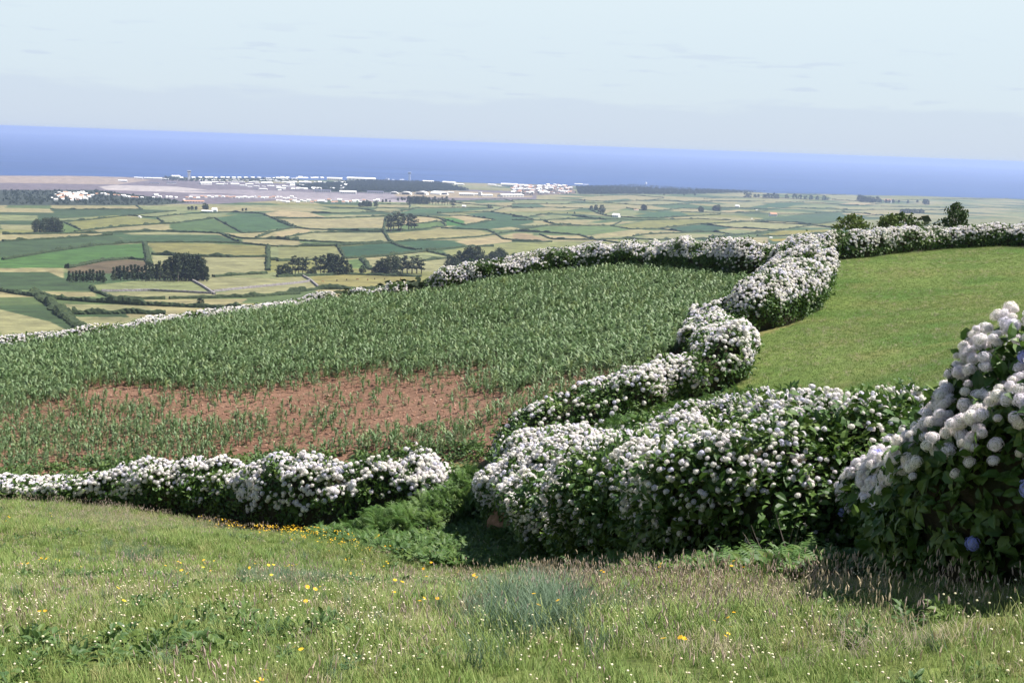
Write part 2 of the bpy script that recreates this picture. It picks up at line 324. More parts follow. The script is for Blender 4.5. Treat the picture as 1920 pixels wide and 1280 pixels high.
# ------------------------------------------------------------------ field layout (traced as outlines on the ground)
def Z1(l): return [(80+x/4, 220+y/4) for x, y in l]
def Z2(l): return [(520+x/4, 290+y/4) for x, y in l]
def Z3(l): return [(960+x/4, 290+y/4) for x, y in l]
def Z4(l): return [(1320+x/4, 290+y/4) for x, y in l]
def Z5(l): return [(80+x/4, 500+y/4) for x, y in l]
cG=(74,102,66); cg=(106,138,80); cT=(188,178,128); cS=(206,188,140); cO=(146,154,96); cL=(158,166,112); cP=(176,174,124); cB=(128,112,84); cY=(168,160,76)
FIELDS = [
 (Z1([(60,660),(720,665),(745,690),(60,692)]),cT),(Z1([(60,690),(745,690),(1000,700),(1090,720),(640,735),(120,755)]),cG),
 (Z1([(100,760),(620,735),(300,775),(160,785)]),cL),(Z1([(190,790),(400,745),(560,735),(740,755),(860,765),(910,800),(300,840)]),cO),
 (Z1([(640,735),(1000,700),(1120,720),(830,750)]),cL),(Z1([(860,755),(1120,725),(1400,715),(1300,760),(960,800)]),cL),
 (Z1([(0,790),(160,785),(300,845),(160,870),(0,850)]),cg),
 (Z1([(260,850),(560,820),(900,800),(930,815),(740,850),(400,865)]),cT),(Z1([(960,800),(1270,755),(1500,870),(1000,855),(950,830)]),(92,124,78)),
 (Z1([(1290,755),(1500,725),(1640,725),(1890,825),(1500,870)]),(80,118,78)),(Z1([(600,870),(780,860),(1320,870),(1300,885),(700,885)]),cP),
 (Z1([(-400,870),(440,870),(520,880),(300,895),(60,915),(-400,940)]),cT),(Z1([(-400,930),(60,910),(300,895),(520,885),(700,940),(400,960),(60,1010),(-400,1060)]),cG),
 (Z1([(520,880),(1320,880),(1490,945),(760,940),(690,940)]),(76,108,72)),(Z1([(1330,880),(1640,872),(1500,912)]),cT),
 (Z1([(-400,1060),(60,1010),(400,965),(750,945),(780,1070),(640,1060),(450,1075),(180,1130),(-400,1180)]),(84,128,66)),
 (Z1([(180,1135),(450,1080),(640,1065),(780,1080),(800,1160),(500,1170),(200,1170)]),cB),
 (Z1([(790,945),(1040,940),(1680,965),(1680,1045),(1500,1045),(1200,1045),(850,1025)]),(160,156,92)),
 (Z1([(820,1035),(1680,1060),(1670,1175),(1270,1200),(1200,1150),(820,1110)]),cP),(Z1([(1700,970),(1920,980),(1920,1070),(1710,1070)]),cL),
 (Z1([(1500,915),(1920,915),(1920,965),(1700,965),(1500,935)]),cT),(Z1([(1610,905),(1720,860),(1920,840),(1920,900)]),cT),
 (Z1([(1640,720),(1800,700),(1920,710),(1920,755),(1700,750)]),cS),(Z1([(1740,760),(1920,765),(1920,825)]),cL),
 (Z1([(-400,1130),(150,1130),(150,1210),(-400,1230)]),cT),(Z1([(-400,1160),(50,1160),(200,1230),(350,1280),(-400,1280)]),cG),
 (Z5([(360,140),(800,95),(1100,100),(1280,190),(900,175),(440,185)]),cL),(Z5([(1110,100),(1300,75),(1920,90),(1920,120),(1270,190)]),cP),
 (Z5([(450,195),(800,185),(1270,200),(1560,160),(1920,130),(1920,205),(1560,225),(950,240),(560,235)]),cP),
 (Z5([(-400,180),(380,190),(410,225),(-400,230)]),cT),(Z5([(-400,60),(50,60),(350,130),(380,180),(-400,170)]),cG),
 (Z5([(90,280),(740,285),(880,340),(250,330),(210,375)]),cP),(Z5([(220,375),(880,380),(740,440),(330,500),(200,420)]),cP),
 (Z5([(600,250),(920,245),(1540,240),(1400,330),(1280,330),(760,270)]),cT),(Z5([(-400,300),(50,410),(150,460),(400,600),(-400,600)]),cP),
 (Z2([(0,420),(230,430),(370,470),(0,478)]),cS),(Z2([(270,435),(400,405),(600,405),(740,425),(480,440)]),cL),(Z2([(740,400),(900,405),(940,425),(730,425)]),cP),
 (Z2([(760,375),(990,378),(990,400),(760,395)]),cT),(Z2([(400,450),(800,450),(820,465),(380,470)]),cP),
 (Z2([(0,485),(480,480),(810,470),(790,550),(240,550),(0,500)]),(190,180,132)),(Z2([(820,470),(940,468),(930,540),(820,560)]),cO),
 (Z2([(940,468),(1140,470),(1220,490),(1020,520),(930,530)]),cS),(Z2([(930,530),(1230,500),(1270,535),(1040,565),(900,560)]),cg),
 (Z2([(1240,475),(1330,475),(1410,500),(1400,530),(1270,535)]),(82,142,72)),(Z2([(1290,460),(1400,460),(1640,485),(1500,510),(1410,500)]),cS),
 (Z2([(880,440),(1060,405),(1380,400),(1560,400),(1620,405),(1250,440),(1000,440)]),(84,122,84)),
 (Z2([(1400,445),(1600,430),(1840,465),(1920,490),(1920,510),(1750,540),(1580,560),(1240,550),(1400,525),(1640,490)]),(74,112,78)),
 (Z2([(140,560),(240,560),(240,590),(60,620),(0,625),(0,580)]),cS),(Z2([(80,620),(260,590),(790,585),(850,655),(560,665),(250,650)]),cP),
 (Z2([(820,590),(1200,560),(1500,565),(1620,590),(1500,615),(1100,640),(870,650)]),(180,172,116)),(Z2([(0,650),(440,680),(0,690)]),cT),
 (Z2([(0,700),(450,690),(510,780),(0,800)]),(158,160,104)),(Z2([(450,690),(860,665),(1080,720),(900,745),(510,780)]),(58,98,68)),
 (Z2([(880,650),(1280,640),(1420,690),(1100,720)]),(66,104,72)),(Z2([(1330,650),(1620,620),(1800,650),(1500,680),(1430,680)]),cS),
 (Z2([(1240,720),(1450,690),(1800,655),(1920,660),(1920,790),(1600,780),(1300,760)]),(150,160,108)),(Z2([(1650,610),(1800,585),(1920,590),(1920,645),(1700,635)]),cT),
 (Z2([(900,770),(1130,730),(1290,770),(1090,795)]),cL),(Z2([(1100,800),(1280,780),(1280,830),(1100,840)]),cP),(Z2([(520,790),(620,780),(690,860),(560,850)]),cg),
 (Z2([(0,920),(180,915),(240,945),(0,985)]),cP),(Z2([(0,990),(250,950),(310,1005),(0,1050)]),cP),
 (Z2([(250,915),(500,900),(1080,920),(1060,960),(900,1000),(320,1005)]),(172,164,100)),(Z2([(1350,365),(1500,360),(1560,380),(1400,390)]),cP),
 (Z2([(1450,345),(1700,335),(1780,355),(1500,365)]),(84,120,82)),(Z2([(1620,380),(1700,370),(1920,370),(1920,400),(1700,395)]),cT),(Z2([(1700,400),(1920,405),(1920,425),(1600,430)]),cT),
 (Z3([(60,490),(300,450),(500,465),(460,480),(200,495)]),cL),(Z3([(240,505),(420,488),(700,490),(500,515),(300,518)]),cT),(Z3([(500,525),(820,500),(950,500),(760,530),(560,535)]),cT),
 (Z3([(40,570),(260,535),(740,535),(900,560),(700,590),(500,600),(180,580)]),(112,142,88)),(Z3([(780,540),(1000,495),(1400,485),(1640,495),(1420,520),(1100,555),(900,560)]),cO),
 (Z3([(1170,550),(1430,520),(1650,550),(1500,575),(1300,580)]),(64,104,72)),(Z3([(1500,520),(1700,505),(1920,500),(1920,560),(1650,545)]),cP),
 (Z3([(1500,590),(1700,560),(1870,580),(1650,600)]),cL),(Z3([(600,600),(900,565),(1250,570),(1290,585),(920,610),(700,620)]),cT),
 (Z3([(940,620),(1300,590),(1620,600),(1500,625),(1100,640)]),cP),(Z3([(0,590),(100,590),(290,650),(0,650)]),(184,162,122)),(Z3([(210,600),(500,620),(580,635),(300,635)]),cS),
 (Z3([(0,660),(560,650),(640,660),(400,720),(370,740),(300,800),(0,800)]),(148,160,104)),(Z3([(430,730),(690,655),(960,690),(1000,800),(600,780)]),(160,160,98)),
 (Z3([(1500,650),(1700,620),(1920,620),(1920,665),(1500,680)]),(188,168,130)),(Z3([(900,460),(1100,425),(1260,430),(1350,460),(1100,475)]),(80,118,80)),
 (Z3([(700,450),(800,415),(960,420),(900,460)]),cL),(Z3([(1180,425),(1280,405),(1420,405),(1420,430)]),cT),(Z3([(1560,420),(1700,415),(1830,430),(1600,435)]),cS),
 (Z3([(1520,380),(1700,360),(1900,350),(1850,385),(1600,395)]),cP),(Z3([(1750,400),(1920,370),(1920,405)]),(84,118,84)),(Z3([(460,340),(640,310),(900,305),(1140,325),(1040,340),(700,350)]),cT),
 (Z3([(680,350),(860,330),(920,345),(700,360)]),(84,118,84)),(Z3([(1180,330),(1500,330),(1540,345),(1300,350)]),cT),(Z3([(700,365),(1150,345),(1300,360),(1000,380)]),cP),
 (Z3([(0,340),(450,350),(400,370),(0,360)]),cL),(Z3([(0,370),(200,370),(270,395),(0,400)]),(90,120,86)),(Z3([(0,405),(530,400),(400,420),(0,425)]),cT),(Z3([(0,430),(300,440),(100,470),(0,460)]),cL),
 (Z3([(640,410),(860,400),(700,440)]),cT),
 (Z4([(80,520),(300,500),(820,530),(560,565),(300,545)]),(178,178,124)),(Z4([(50,590),(250,560),(420,580),(200,600)]),cL),(Z4([(390,610),(600,570),(980,560),(900,590),(600,610)]),cY),
 (Z4([(490,635),(700,625),(740,640),(520,650)]),(186,166,60)),(Z4([(50,660),(300,620),(480,625),(450,660),(200,670)]),cT),(Z4([(370,390),(540,360),(760,360),(600,400)]),(78,116,80)),
 (Z4([(600,405),(800,375),(1020,375),(900,400)]),cL),(Z4([(380,490),(700,450),(1050,430),(1240,455),(1000,500),(860,520)]),(82,114,82)),
 (Z4([(930,540),(1200,490),(1500,480),(2400,480),(2400,520),(1640,560),(1250,580)]),(160,160,108)),(Z4([(900,410),(1100,390),(1400,390),(1480,410),(1100,415)]),cP),
 (Z4([(1000,370),(1100,360),(1340,365),(1200,380)]),cS),(Z4([(920,305),(1150,300),(1150,350),(960,335)]),cP),(Z4([(1170,300),(1400,280),(2400,290),(2400,330),(1500,340)]),cO),
 (Z4([(1030,440),(1300,440),(1330,455),(1060,450)]),cS),(Z4([(1330,390),(1830,400),(1820,415),(1400,410)]),cP),
]
AIR = [  # airfield, town and coastal heath tones
 (Z1([(-400,430),(560,432),(900,450),(1100,470),(1900,500),(3700,560),(3700,620),(1760,625),(1300,650),(-400,655)]),(150,138,146)),
 (Z1([(-400,440),(500,440),(820,470),(560,505),(-400,490)]),(204,184,168)),
 (Z1([(-400,545),(400,545),(850,600),(1100,640),(850,660),(-400,660)]),(70,84,74)),
 (Z1([(420,522),(540,508),(1000,520),(1480,570),(1100,566),(480,545)]),(232,220,216)),
 (Z1([(1100,575),(1920,600),(2800,620),(2800,640),(1920,618),(1100,592)]),(206,194,198)),
 (Z2([(100,215),(400,205),(700,192),(1200,205),(1440,270),(900,285),(300,278)]),(66,86,66)),
 (Z2([(-700,268),(-300,262),(0,270),(300,285),(1000,300),(800,332),(0,320),(-300,300)]),(190,178,184)),
 (Z2([(860,288),(1300,268),(1620,285),(1920,300),(1920,320),(1400,325),(900,315)]),(206,186,150)),
 (Z3([(0,225),(450,230),(480,292),(100,310),(0,310)]),(150,132,118)),
 (Z3([(480,240),(900,225),(1300,250),(1900,278),(1300,297),(500,297)]),(72,86,66)),
 (Z3([(700,215),(1300,240),(1900,262),(1900,272),(1300,250),(900,226)]),(150,132,122)),
]
HEDGES = [ # (outline, height m, width m)
 (Z5([(-350,180),(60,240),(300,260),(760,290),(1310,312),(1500,330)]),3.6,8),(Z5([(220,358),(600,352),(920,358)]),3.8,7),(Z5([(-60,200),(50,275),(200,400),(330,490)]),3.6,12),
 (Z5([(360,150),(390,190),(560,245)]),2.5,5),(Z5([(560,242),(920,242)]),2.8,5),(Z5([(950,242),(1560,227),(1920,205)]),2.6,5),
 (Z1([(60,692),(745,692)]),3,6),(Z1([(700,662),(745,692)]),3,6),(Z1([(120,782),(300,776),(640,738),(1000,702)]),3,5),(Z1([(640,738),(830,752),(1120,722)]),3,5),
 (Z1([(1120,722),(1400,712),(1640,722),(1890,826),(1720,860),(1600,905)]),3.2,6),(Z1([(160,788),(280,842)]),2.5,5),(Z1([(240,858),(600,822),(900,800),(960,800),(1290,757)]),3.4,6),
 (Z1([(860,757),(920,800)]),3,5),(Z1([(1290,757),(1500,870),(1720,860)]),3.2,6),(Z1([(-300,880),(440,870),(740,856),(1000,858),(1330,872),(1500,912),(1920,916)]),3.4,7),
 (Z1([(1330,872),(1490,945),(1700,968)]),3.2,6),(Z1([(-300,930),(60,914),(300,897),(520,884)]),3,5),(Z1([(-300,1070),(60,1010),(400,962),(690,942),(760,942)]),3.4,6),(Z1([(760,942),(1040,938),(1490,945),(1700,968),(1920,972)]),3.2,6),
 (Z1([(765,945),(800,1110)]),4,9),(Z1([(180,1132),(450,1078),(640,1063),(790,1075)]),3.6,8),(Z1([(820,1030),(1200,1047),(1480,1050),(1680,1048)]),3.8,8),(Z1([(1690,970),(1690,1150)]),4,8),
 (Z1([(1280,1198),(1500,1180),(1680,1172)]),3.2,7),(Z1([(1700,1072),(1920,1075)]),3,6),(Z1([(1700,752),(1920,758)]),3.4,6),(Z1([(1740,760),(1900,822)]),3,5),
 (Z2([(0,480),(400,478),(830,464),(1050,460),(1220,478),(1260,505)]),3.4,7),(Z2([(370,440),(380,470)]),3,5),(Z2([(0,500),(140,552)]),3,5),(Z2([(0,565),(140,548),(240,562),(790,577)]),3.2,6),
 (Z2([(0,635),(250,652),(560,667),(860,660)]),3.4,8),(Z2([(60,622),(260,587),(790,580)]),3.2,6),(Z2([(812,470),(795,575),(850,660),(950,700),(1080,722)]),3.4,7),(Z2([(0,692),(450,686),(860,662)]),3,6),
 (Z2([(450,686),(512,782)]),3.2,6),(Z2([(512,782),(760,766),(1120,726),(1290,764)]),3.4,8),(Z2([(860,657),(1100,642),(1500,620),(1640,597)]),3.2,7),(Z2([(860,440),(1040,402),(1380,398),(1620,402)]),3,6),
 (Z2([(930,532),(1230,500),(1270,538),(1040,567),(820,575)]),3,6),(Z2([(1230,480),(1400,530),(1640,490),(1400,458),(1290,460)]),3,5),(Z2([(1230,552),(1580,566),(1640,597),(1700,637),(1920,652)]),3.2,7),
 (Z2([(1640,597),(1800,572),(1920,542),(2200,520)]),3.2,6),(Z2([(1120,722),(1430,690),(1620,690)]),3,6),(Z2([(1100,797),(1300,775)]),3,6),(Z2([(630,780),(700,865)]),3.4,9),(Z2([(0,800),(510,782)]),3,6),
 (Z2([(0,1052),(310,1010),(640,1010),(900,1002),(1060,962)]),3.0,6),(Z2([(0,918),(180,912),(500,898),(1080,916)]),3,8),(Z2([(250,437),(480,442),(740,428),(940,428)]),2.8,5),(Z2([(400,404),(600,404),(740,426)]),2.8,5),
 (Z2([(740,398),(990,402),(1000,376),(760,372)]),2.8,5),(Z2([(1200,440),(1600,430),(1840,466),(1920,492)]),3,6),(Z2([(1450,344),(1700,334),(1780,356)]),2.6,5),(Z2([(1340,364),(1560,382),(1920,402)]),2.8,5),(Z2([(1600,430),(1700,398)]),2.8,5),
 (Z3([(0,490),(200,495),(460,480),(800,486),(1000,492),(1400,483),(1640,493)]),3,6),(Z3([(0,465),(100,470),(300,440)]),3,5),(Z3([(240,500),(300,520),(560,535),(760,532),(820,500)]),3,6),
 (Z3([(0,575),(200,582),(500,602),(620,640),(860,632),(1100,642),(1500,628),(1650,600)]),3.4,8),(Z3([(40,570),(260,532),(560,535)]),3,5),(Z3([(740,535),(900,562),(1100,556),(1420,518),(1500,518),(1920,496)]),3,6),
 (Z3([(1100,556),(1300,582),(1500,578),(1660,600),(1920,590)]),3.2,7),(Z3([(1420,520),(1650,550),(1920,562)]),3.2,6),(Z3([(910,612),(1000,600),(1290,586),(1500,578)]),3.2,6),(Z3([(0,652),(180,655),(300,655)]),3,6),(Z3([(210,600),(300,637),(600,640)]),3,6),
 (Z3([(620,640),(740,655),(960,690),(1200,680)]),3.4,8),(Z3([(450,460),(700,488)]),3.4,7),(Z3([(580,410),(640,440),(720,462),(900,475),(1100,478),(1350,462),(1560,450)]),3.4,7),
 (Z3([(860,400),(960,418),(1100,424),(1270,404),(1430,408)]),3,6),(Z3([(1270,430),(1560,438),(1830,432),(1920,420)]),3,6),(Z3([(0,402),(270,396),(530,402)]),2.8,5),(Z3([(0,368),(400,372),(560,362),(700,362),(1000,382),(1300,372),(1540,348)]),2.8,5),
 (Z3([(0,340),(460,340),(700,352),(1040,342),(1140,326)]),2.8,5),(Z3([(1040,342),(1300,352),(1540,346),(1900,350)]),2.6,5),(Z3([(1500,395),(1700,400),(1920,408)]),3,6),
 (Z3([(640,310),(900,304),(1140,322)]),2.4,5),
 (Z4([(80,518),(300,500),(820,530),(940,548),(1240,560)]),3.2,7),(Z4([(300,545),(560,568),(820,530)]),3.2,7),(Z4([(400,610),(600,612),(900,592),(1000,560),(1240,560)]),3.6,9),(Z4([(40,618),(240,608),(420,580),(600,568)]),3.4,8),
 (Z4([(380,492),(860,522),(1000,500),(1240,458),(1480,450)]),3,7),(Z4([(380,410),(600,402),(900,404),(1100,416),(1480,412),(1830,418)]),3,6),(Z4([(540,358),(760,358),(1000,372),(1200,382),(1340,366)]),2.8,6),
 (Z4([(560,450),(700,448),(1050,428),(1330,456),(1500,460)]),3,6),(Z4([(920,304),(1150,298),(1400,280),(1860,290)]),2.6,6),(Z4([(960,336),(1150,350),(1500,342),(1860,332),(2300,330)]),2.8,6),
 (Z4([(1000,548),(1250,582)]),3,6),(Z4([(1330,388),(1830,400),(2300,396)]),2.8,6),(Z4([(1400,500),(1640,545),(1780,500),(1850,470)]),3,6),(Z4([(0,290),(400,285),(900,300)]),2.6,6),(Z4([(0,330),(400,322),(930,340)]),2.6,6),
]
WALLS = [(Z5([(1100,95),(1200,150),(1290,210)]),'pale grey drystone wall running down between two pastures near the tree row'),
 (Z5([(440,188),(800,182),(1270,204)]),'long grey drystone wall crossing the pale pasture below the dark tree row'),
 (Z5([(1275,190),(1560,160),(1920,125),(2000,112)]),'brown grey drystone wall between two straw pastures beside the cow field'),
 (Z2([(190,912),(250,945),(320,1008)]),'short drystone wall at the end of the pasture where cows graze'),
 (Z3([(370,740),(560,662),(680,650)]),'grey drystone wall climbing the green slope above the wooded gully')]

# ------------------------------------------------------------------ ground sheet (one polar grid, cut along its own edges into named surfaces)
az_f = np.radians(np.arange(-27, 27.01, .09)); az_c = np.radians(np.concatenate([np.arange(30, 180, 6)]))
az = np.concatenate([-az_c[::-1], az_f, az_c, [PI]]); az = np.concatenate([[-PI], az])
rad = np.concatenate([[0.3], np.geomspace(1.2, 500, 430), np.geomspace(500, 12300, 800)[1:]])
NA, NR = len(az), len(rad)
AZ, RD = np.meshgrid(az, rad); GX = RD*np.sin(AZ); GY = RD*np.cos(AZ); GZ = H(GX, GY)
cdm = coast_D(AZ)
PX, PY = proj(GX, GY, GZ)
PX = PX+(fbm(GX*.5, GY*.5, 33)-.5)*14*(RD < 130); PY = PY+(fbm(GX*.5, GY*.5, 44)-.5)*10*(RD < 130)
CORN = [(-300,700),(60,645),(250,618),(450,593),(640,566),(760,558),(800,548),(950,528),(1100,512),(1250,506),(1400,520),(1440,540),(1380,570),(1310,640),(1290,680),(1180,740),(1060,800),(960,850),(880,868),(700,872),(500,880),(300,895),(130,915),(60,925),(-300,950)]
PAST = [(1440,520),(1480,500),(1560,480),(1700,463),(1800,452),(2100,440),(2500,450),(2700,700),(1800,760),(1600,800),(1450,765),(1395,735),(1350,690),(1400,640),(1510,600),(1530,540)]
near = RD < 119
isC = near & inpoly(PX, PY, CORN) & (GY > 0); isP = near & inpoly(PX, PY, PAST) & (GY > 0)
COL = np.zeros(GX.shape+(3,))
def setc(mask, c): COL[mask] = lin(c)*KALB

n1 = fbm(GX*.22, GY*.22, 3)[..., None]; n2_ = fbm(GX*1.1, GY*1.1, 7)[..., None]
g1, g2 = lin((128,144,72))*KALB, lin((172,164,102))*KALB
gg = g1*(1-sstep(.4, .6, n1))+g2*sstep(.4, .6, n1); COL[:] = gg*(.8+.4*n2_)
s1, s2 = lin((150,110,88))*KALB*1.1, lin((180,140,116))*KALB*1.08
COL[isC] = (s1*(1-n1)+s2*n1)[isC]*(.85+.3*n2_)[isC]
p1, p2, p3 = lin((110,150,62))*KALB, lin((146,168,86))*KALB, lin((166,162,98))*KALB
pn_ = fbm(GX*.35, GY*.25, 31, 4)[..., None]; pp = p1*(1-sstep(.3, .65, pn_))+p2*sstep(.3, .65, pn_); q = .6*sstep(.5, .75, fbm(GX*.5+40, GY*.35, 2, 4))[..., None]; pp = pp*(1-q)+p3*q
COL[isP] = pp[isP]*(.85+.3*n2_)[isP]
# base patchwork where nothing was traced
farm = RD > 300
u = (GX*.93+GY*.36); v = (-GX*.36+GY*.93)
u = u+40*vn(GX/300, GY/300, 5); v = v+60*vn(GX/400, GY/400, 9)
cell_v = np.floor(v/210); cell_u = np.floor((u+_h(cell_v.astype(int), 3, 1)*300)/(150+160*_h(cell_v.astype(int), 9, 2)))
hv = _h(cell_u.astype(int), cell_v.astype(int), 11)
pal = np.array([lin(c)*KALB for c in (cL, cT, cG, cP, (88,120,80), cO, cT, (104,130,84))])
COL[farm] = pal[(hv*8).astype(int) % 8][farm]
for poly, c in FIELDS+AIR:
    xs = [p[0] for p in poly]; ys = [p[1] for p in poly]
    mk = farm & (GY > 0) & (PX > min(xs)-1) & (PX < max(xs)+1) & (PY > min(ys)-1) & (PY < max(ys)+1)
    idx = np.nonzero(mk)
    if len(idx[0]) == 0: continue
    ins = inpoly(PX[idx], PY[idx], poly)
    t = fbm(GX[idx][ins]/60, GY[idx][ins]/60, 1)[:, None]
    COL[idx[0][ins], idx[1][ins]] = lin(c)*KALB*(.86+.28*t)
gm_ = COL[..., 1] > COL[..., 0]*1.12
COL[farm & gm_] = COL[farm & gm_]*np.array([1.08,.96,.84]); COL[farm & ~gm_] = COL[farm & ~gm_]*np.array([.92,.91,.92])
COL[farm] *= (1+.20*(rng.random(GX.shape)-.5)+.30*(fbm(GX/22, GY/22, 5, 3)-.5))[farm][:, None]
rock = RD > cdm-10; COL[rock] = lin((90,70,66))*KALB
FI = np.arange(NR*NA).reshape(NR, NA)
quads = np.stack([FI[:-1, :-1], FI[:-1, 1:], FI[1:, 1:], FI[1:, :-1]], -1).reshape(-1, 4)[:, ::-1]
cls = np.zeros((NR, NA), int); cls[isC] = 1; cls[isP] = 2; cls[RD > 300] = 3; cls[RD > cdm-20] = 4
fc = cls[:-1, :-1].reshape(-1); keep = (RD[:-1, :-1] < cdm[:-1, :-1]+400).reshape(-1)
V = np.stack([GX, GY, GZ], -1).reshape(-1, 3); CV = COL.reshape(-1, 3)
for k, (nm, mm) in enumerate([('ground', 'ground'), ('soil', 'soil'), ('pasture', 'pasture'), ('valley_land', 'farm'), ('cliff', 'farm')]):
    q = quads[(fc == k) & keep]; used, inv = np.unique(q, return_inverse=True)
    o = mesh_obj(nm, V[used], inv.reshape(q.shape), MT[mm], smooth=True)
    a = o.data.color_attributes.new('Col', 'FLOAT_COLOR', 'POINT'); a.data.foreach_set('color', np.concatenate([CV[used], np.ones((len(used), 1))], 1).astype(np.float32).ravel())
    tag(o, kind='structure')

# sea
def sea_mat():
    m = bpy.data.materials.new('open_sea_water'); m.use_nodes = True; nt = m.node_tree; p = nt.nodes['Principled BSDF']
    p.inputs['Base Color'].default_value = (.018, .055, .30, 1); p.inputs['Roughness'].default_value = .55; p.inputs['Specular IOR Level'].default_value = .12
    tcn = nd(nt, 'ShaderNodeTexCoord'); mpn = nd(nt, 'ShaderNodeMapping'); mpn.inputs['Scale'].default_value = (.0004, .0016, .001); n = nd(nt, 'ShaderNodeTexNoise'); n.inputs['Scale'].default_value = 1; n.inputs['Detail'].default_value = 8; n.inputs['Roughness'].default_value = .6
    nt.links.new(tcn.outputs['Object'], mpn.inputs[0]); nt.links.new(mpn.outputs[0], n.inputs['Vector'])
    cr = nd(nt, 'ShaderNodeValToRGB'); cr.color_ramp.elements[0].position = .3; cr.color_ramp.elements[1].position = .7
    cr.color_ramp.elements[0].color = (.008, .034, .11, 1); cr.color_ramp.elements[1].color = (.028, .066, .20, 1)
    nt.links.new(n.outputs[0], cr.inputs[0]); nt.links.new(cr.outputs[0], p.inputs['Base Color'])
    return m
sa = np.linspace(0, 2*PI, 181)[:-1]; sr = [4000, 9000, 20000, 40000, 64000]
sv = np.array([(r*math.sin(a), r*math.cos(a), SEA) for r in sr for a in sa]); ns = 180
sf = [(i*ns+k, (i+1)*ns+k, (i+1)*ns+(k+1) % ns, i*ns+(k+1) % ns) for i in range(len(sr)-1) for k in range(ns)]
tag(mesh_obj('sea', sv, sf, sea_mat(), smooth=True), kind='structure')
# haze: even air
hb = MB(); hb.box(-66000, 66000, -66000, 66000, SEA-8, 8)
hz = hb.obj('haze', bpy.data.materials.new('haze_air')); hm = hz.data.materials[0]; hm.use_nodes = True; hm.node_tree.nodes.clear()
ho = nd(hm.node_tree, 'ShaderNodeOutputMaterial'); pv = nd(hm.node_tree, 'ShaderNodeVolumePrincipled'); pv.inputs['Density'].default_value = 5.0e-5; pv.inputs['Color'].default_value = (.44, .55, .86, 1); pv.inputs['Anisotropy'].default_value = 0.2
hm.node_tree.links.new(pv.outputs[0], ho.inputs['Volume']); tag(hz, kind='stuff')
# ------------------------------------------------------------------ plant prototypes (kept in their own unlinked collections)
def leafblade(mb, base, d, up, L, W, droop=.25, mi=0):
    """a pointed oval leaf, folded along its middle"""
    d = d/np.linalg.norm(d); s = np.cross(d, up); s /= np.linalg.norm(s)+1e-9; n = np.cross(s, d)
    c1 = base+d*L*.3; c2 = base+d*L*.68-n*L*droop*.35; t = base+d*L-n*L*droop; e = n*W*.14
    mb.add([base, c1+s*W*.46+e, c1, c1-s*W*.46+e, c2+s*W*.42+e, c2, c2-s*W*.42+e, t], [(0, 1, 2), (0, 2, 3), (1, 4, 5, 2), (2, 5, 6, 3), (4, 7, 5), (5, 7, 6)], mi)
def leaf_spray(nm, n, rad, L, W):
    mb = MB()
    for i in range(n):
        a = rng.uniform(0, 2*PI); b = rng.uniform(.1, 1.25)
        d = np.array([math.cos(a)*math.sin(b), math.sin(a)*math.sin(b), math.cos(b)])
        p = np.array([rng.normal(0, rad), rng.normal(0, rad), rng.uniform(-rad, rad*.4)])
        l = L*rng.uniform(.7, 1.2); dd = d*np.array([1, 1, .45])
        leafblade(mb, p, dd, np.array([0, 0, 1.0])+rng.normal(0, .25, 3), l, l*W/L, rng.uniform(.1, .5))
    return mb.obj(nm, MT['leaf'], lnk=False)
PR_LEAF = protos('leaf_sprays', [leaf_spray('leaf_spray', 13, .13, .15, .085) for _ in range(5)])
PR_LEAFN = protos('leaf_sprays_close', [leaf_spray('leaf_spray', 10, .10, .14, .09) for _ in range(5)])
def head_mesh(nm, nf, r, m, lnk=False):
    """mophead flower: a lumpy ball of four-petalled florets"""
    mb = MB(); bm = bmesh.new(); bmesh.ops.create_icosphere(bm, subdivisions=2, radius=r*.66)
    mb.add([(v.co.x, v.co.y, v.co.z*.85) for v in bm.verts], [[v.index for v in f.verts] for f in bm.faces], 1); bm.free()
    ga = PI*(3-math.sqrt(5))
    for i in range(nf):
        z = 1-1.75*(i+.5)/nf; rr_ = math.sqrt(max(0, 1-z*z)); a = ga*i
        n = np.array([math.cos(a)*rr_, math.sin(a)*rr_, z]); c = n*r*rng.uniform(.78, 1.10); c[2] *= .85
        t = np.cross(n, rng.normal(0, 1, 3)); t /= np.linalg.norm(t); b = np.cross(n, t); s = r*1.75/math.sqrt(nf)*rng.uniform(.9, 1.15)
        n = n+rng.normal(0, .3, 3)
        for k in range(4):
            an = k*PI/2; e = t*math.cos(an)+b*math.sin(an); e2 = t*math.cos(an+.5)+b*math.sin(an+.5); e3 = t*math.cos(an-.5)+b*math.sin(an-.5)
            mb.add([c, c+e3*s*.85+n*s*.12, c+e*s*1.15-n*s*.1, c+e2*s*.85+n*s*.12], [(0, 1, 2, 3)])
    return mb.obj(nm, [m, MT['stemcore']], lnk=lnk)
HEADS = [head_mesh('flower_head', 52, .075, MT['petal']) for _ in range(4)]
HEADSN = [head_mesh('flower_head', 105, .078, MT['petal_near']) for _ in range(4)]
HEADSB = [head_mesh('flower_head', 110, .075, MT['petal_blue']) for _ in range(2)]
PR_HEAD = protos('flower_heads_set', [o.copy() for o in HEADS]); PR_HEADN = protos('flower_heads_close', [o.copy() for o in HEADSN])
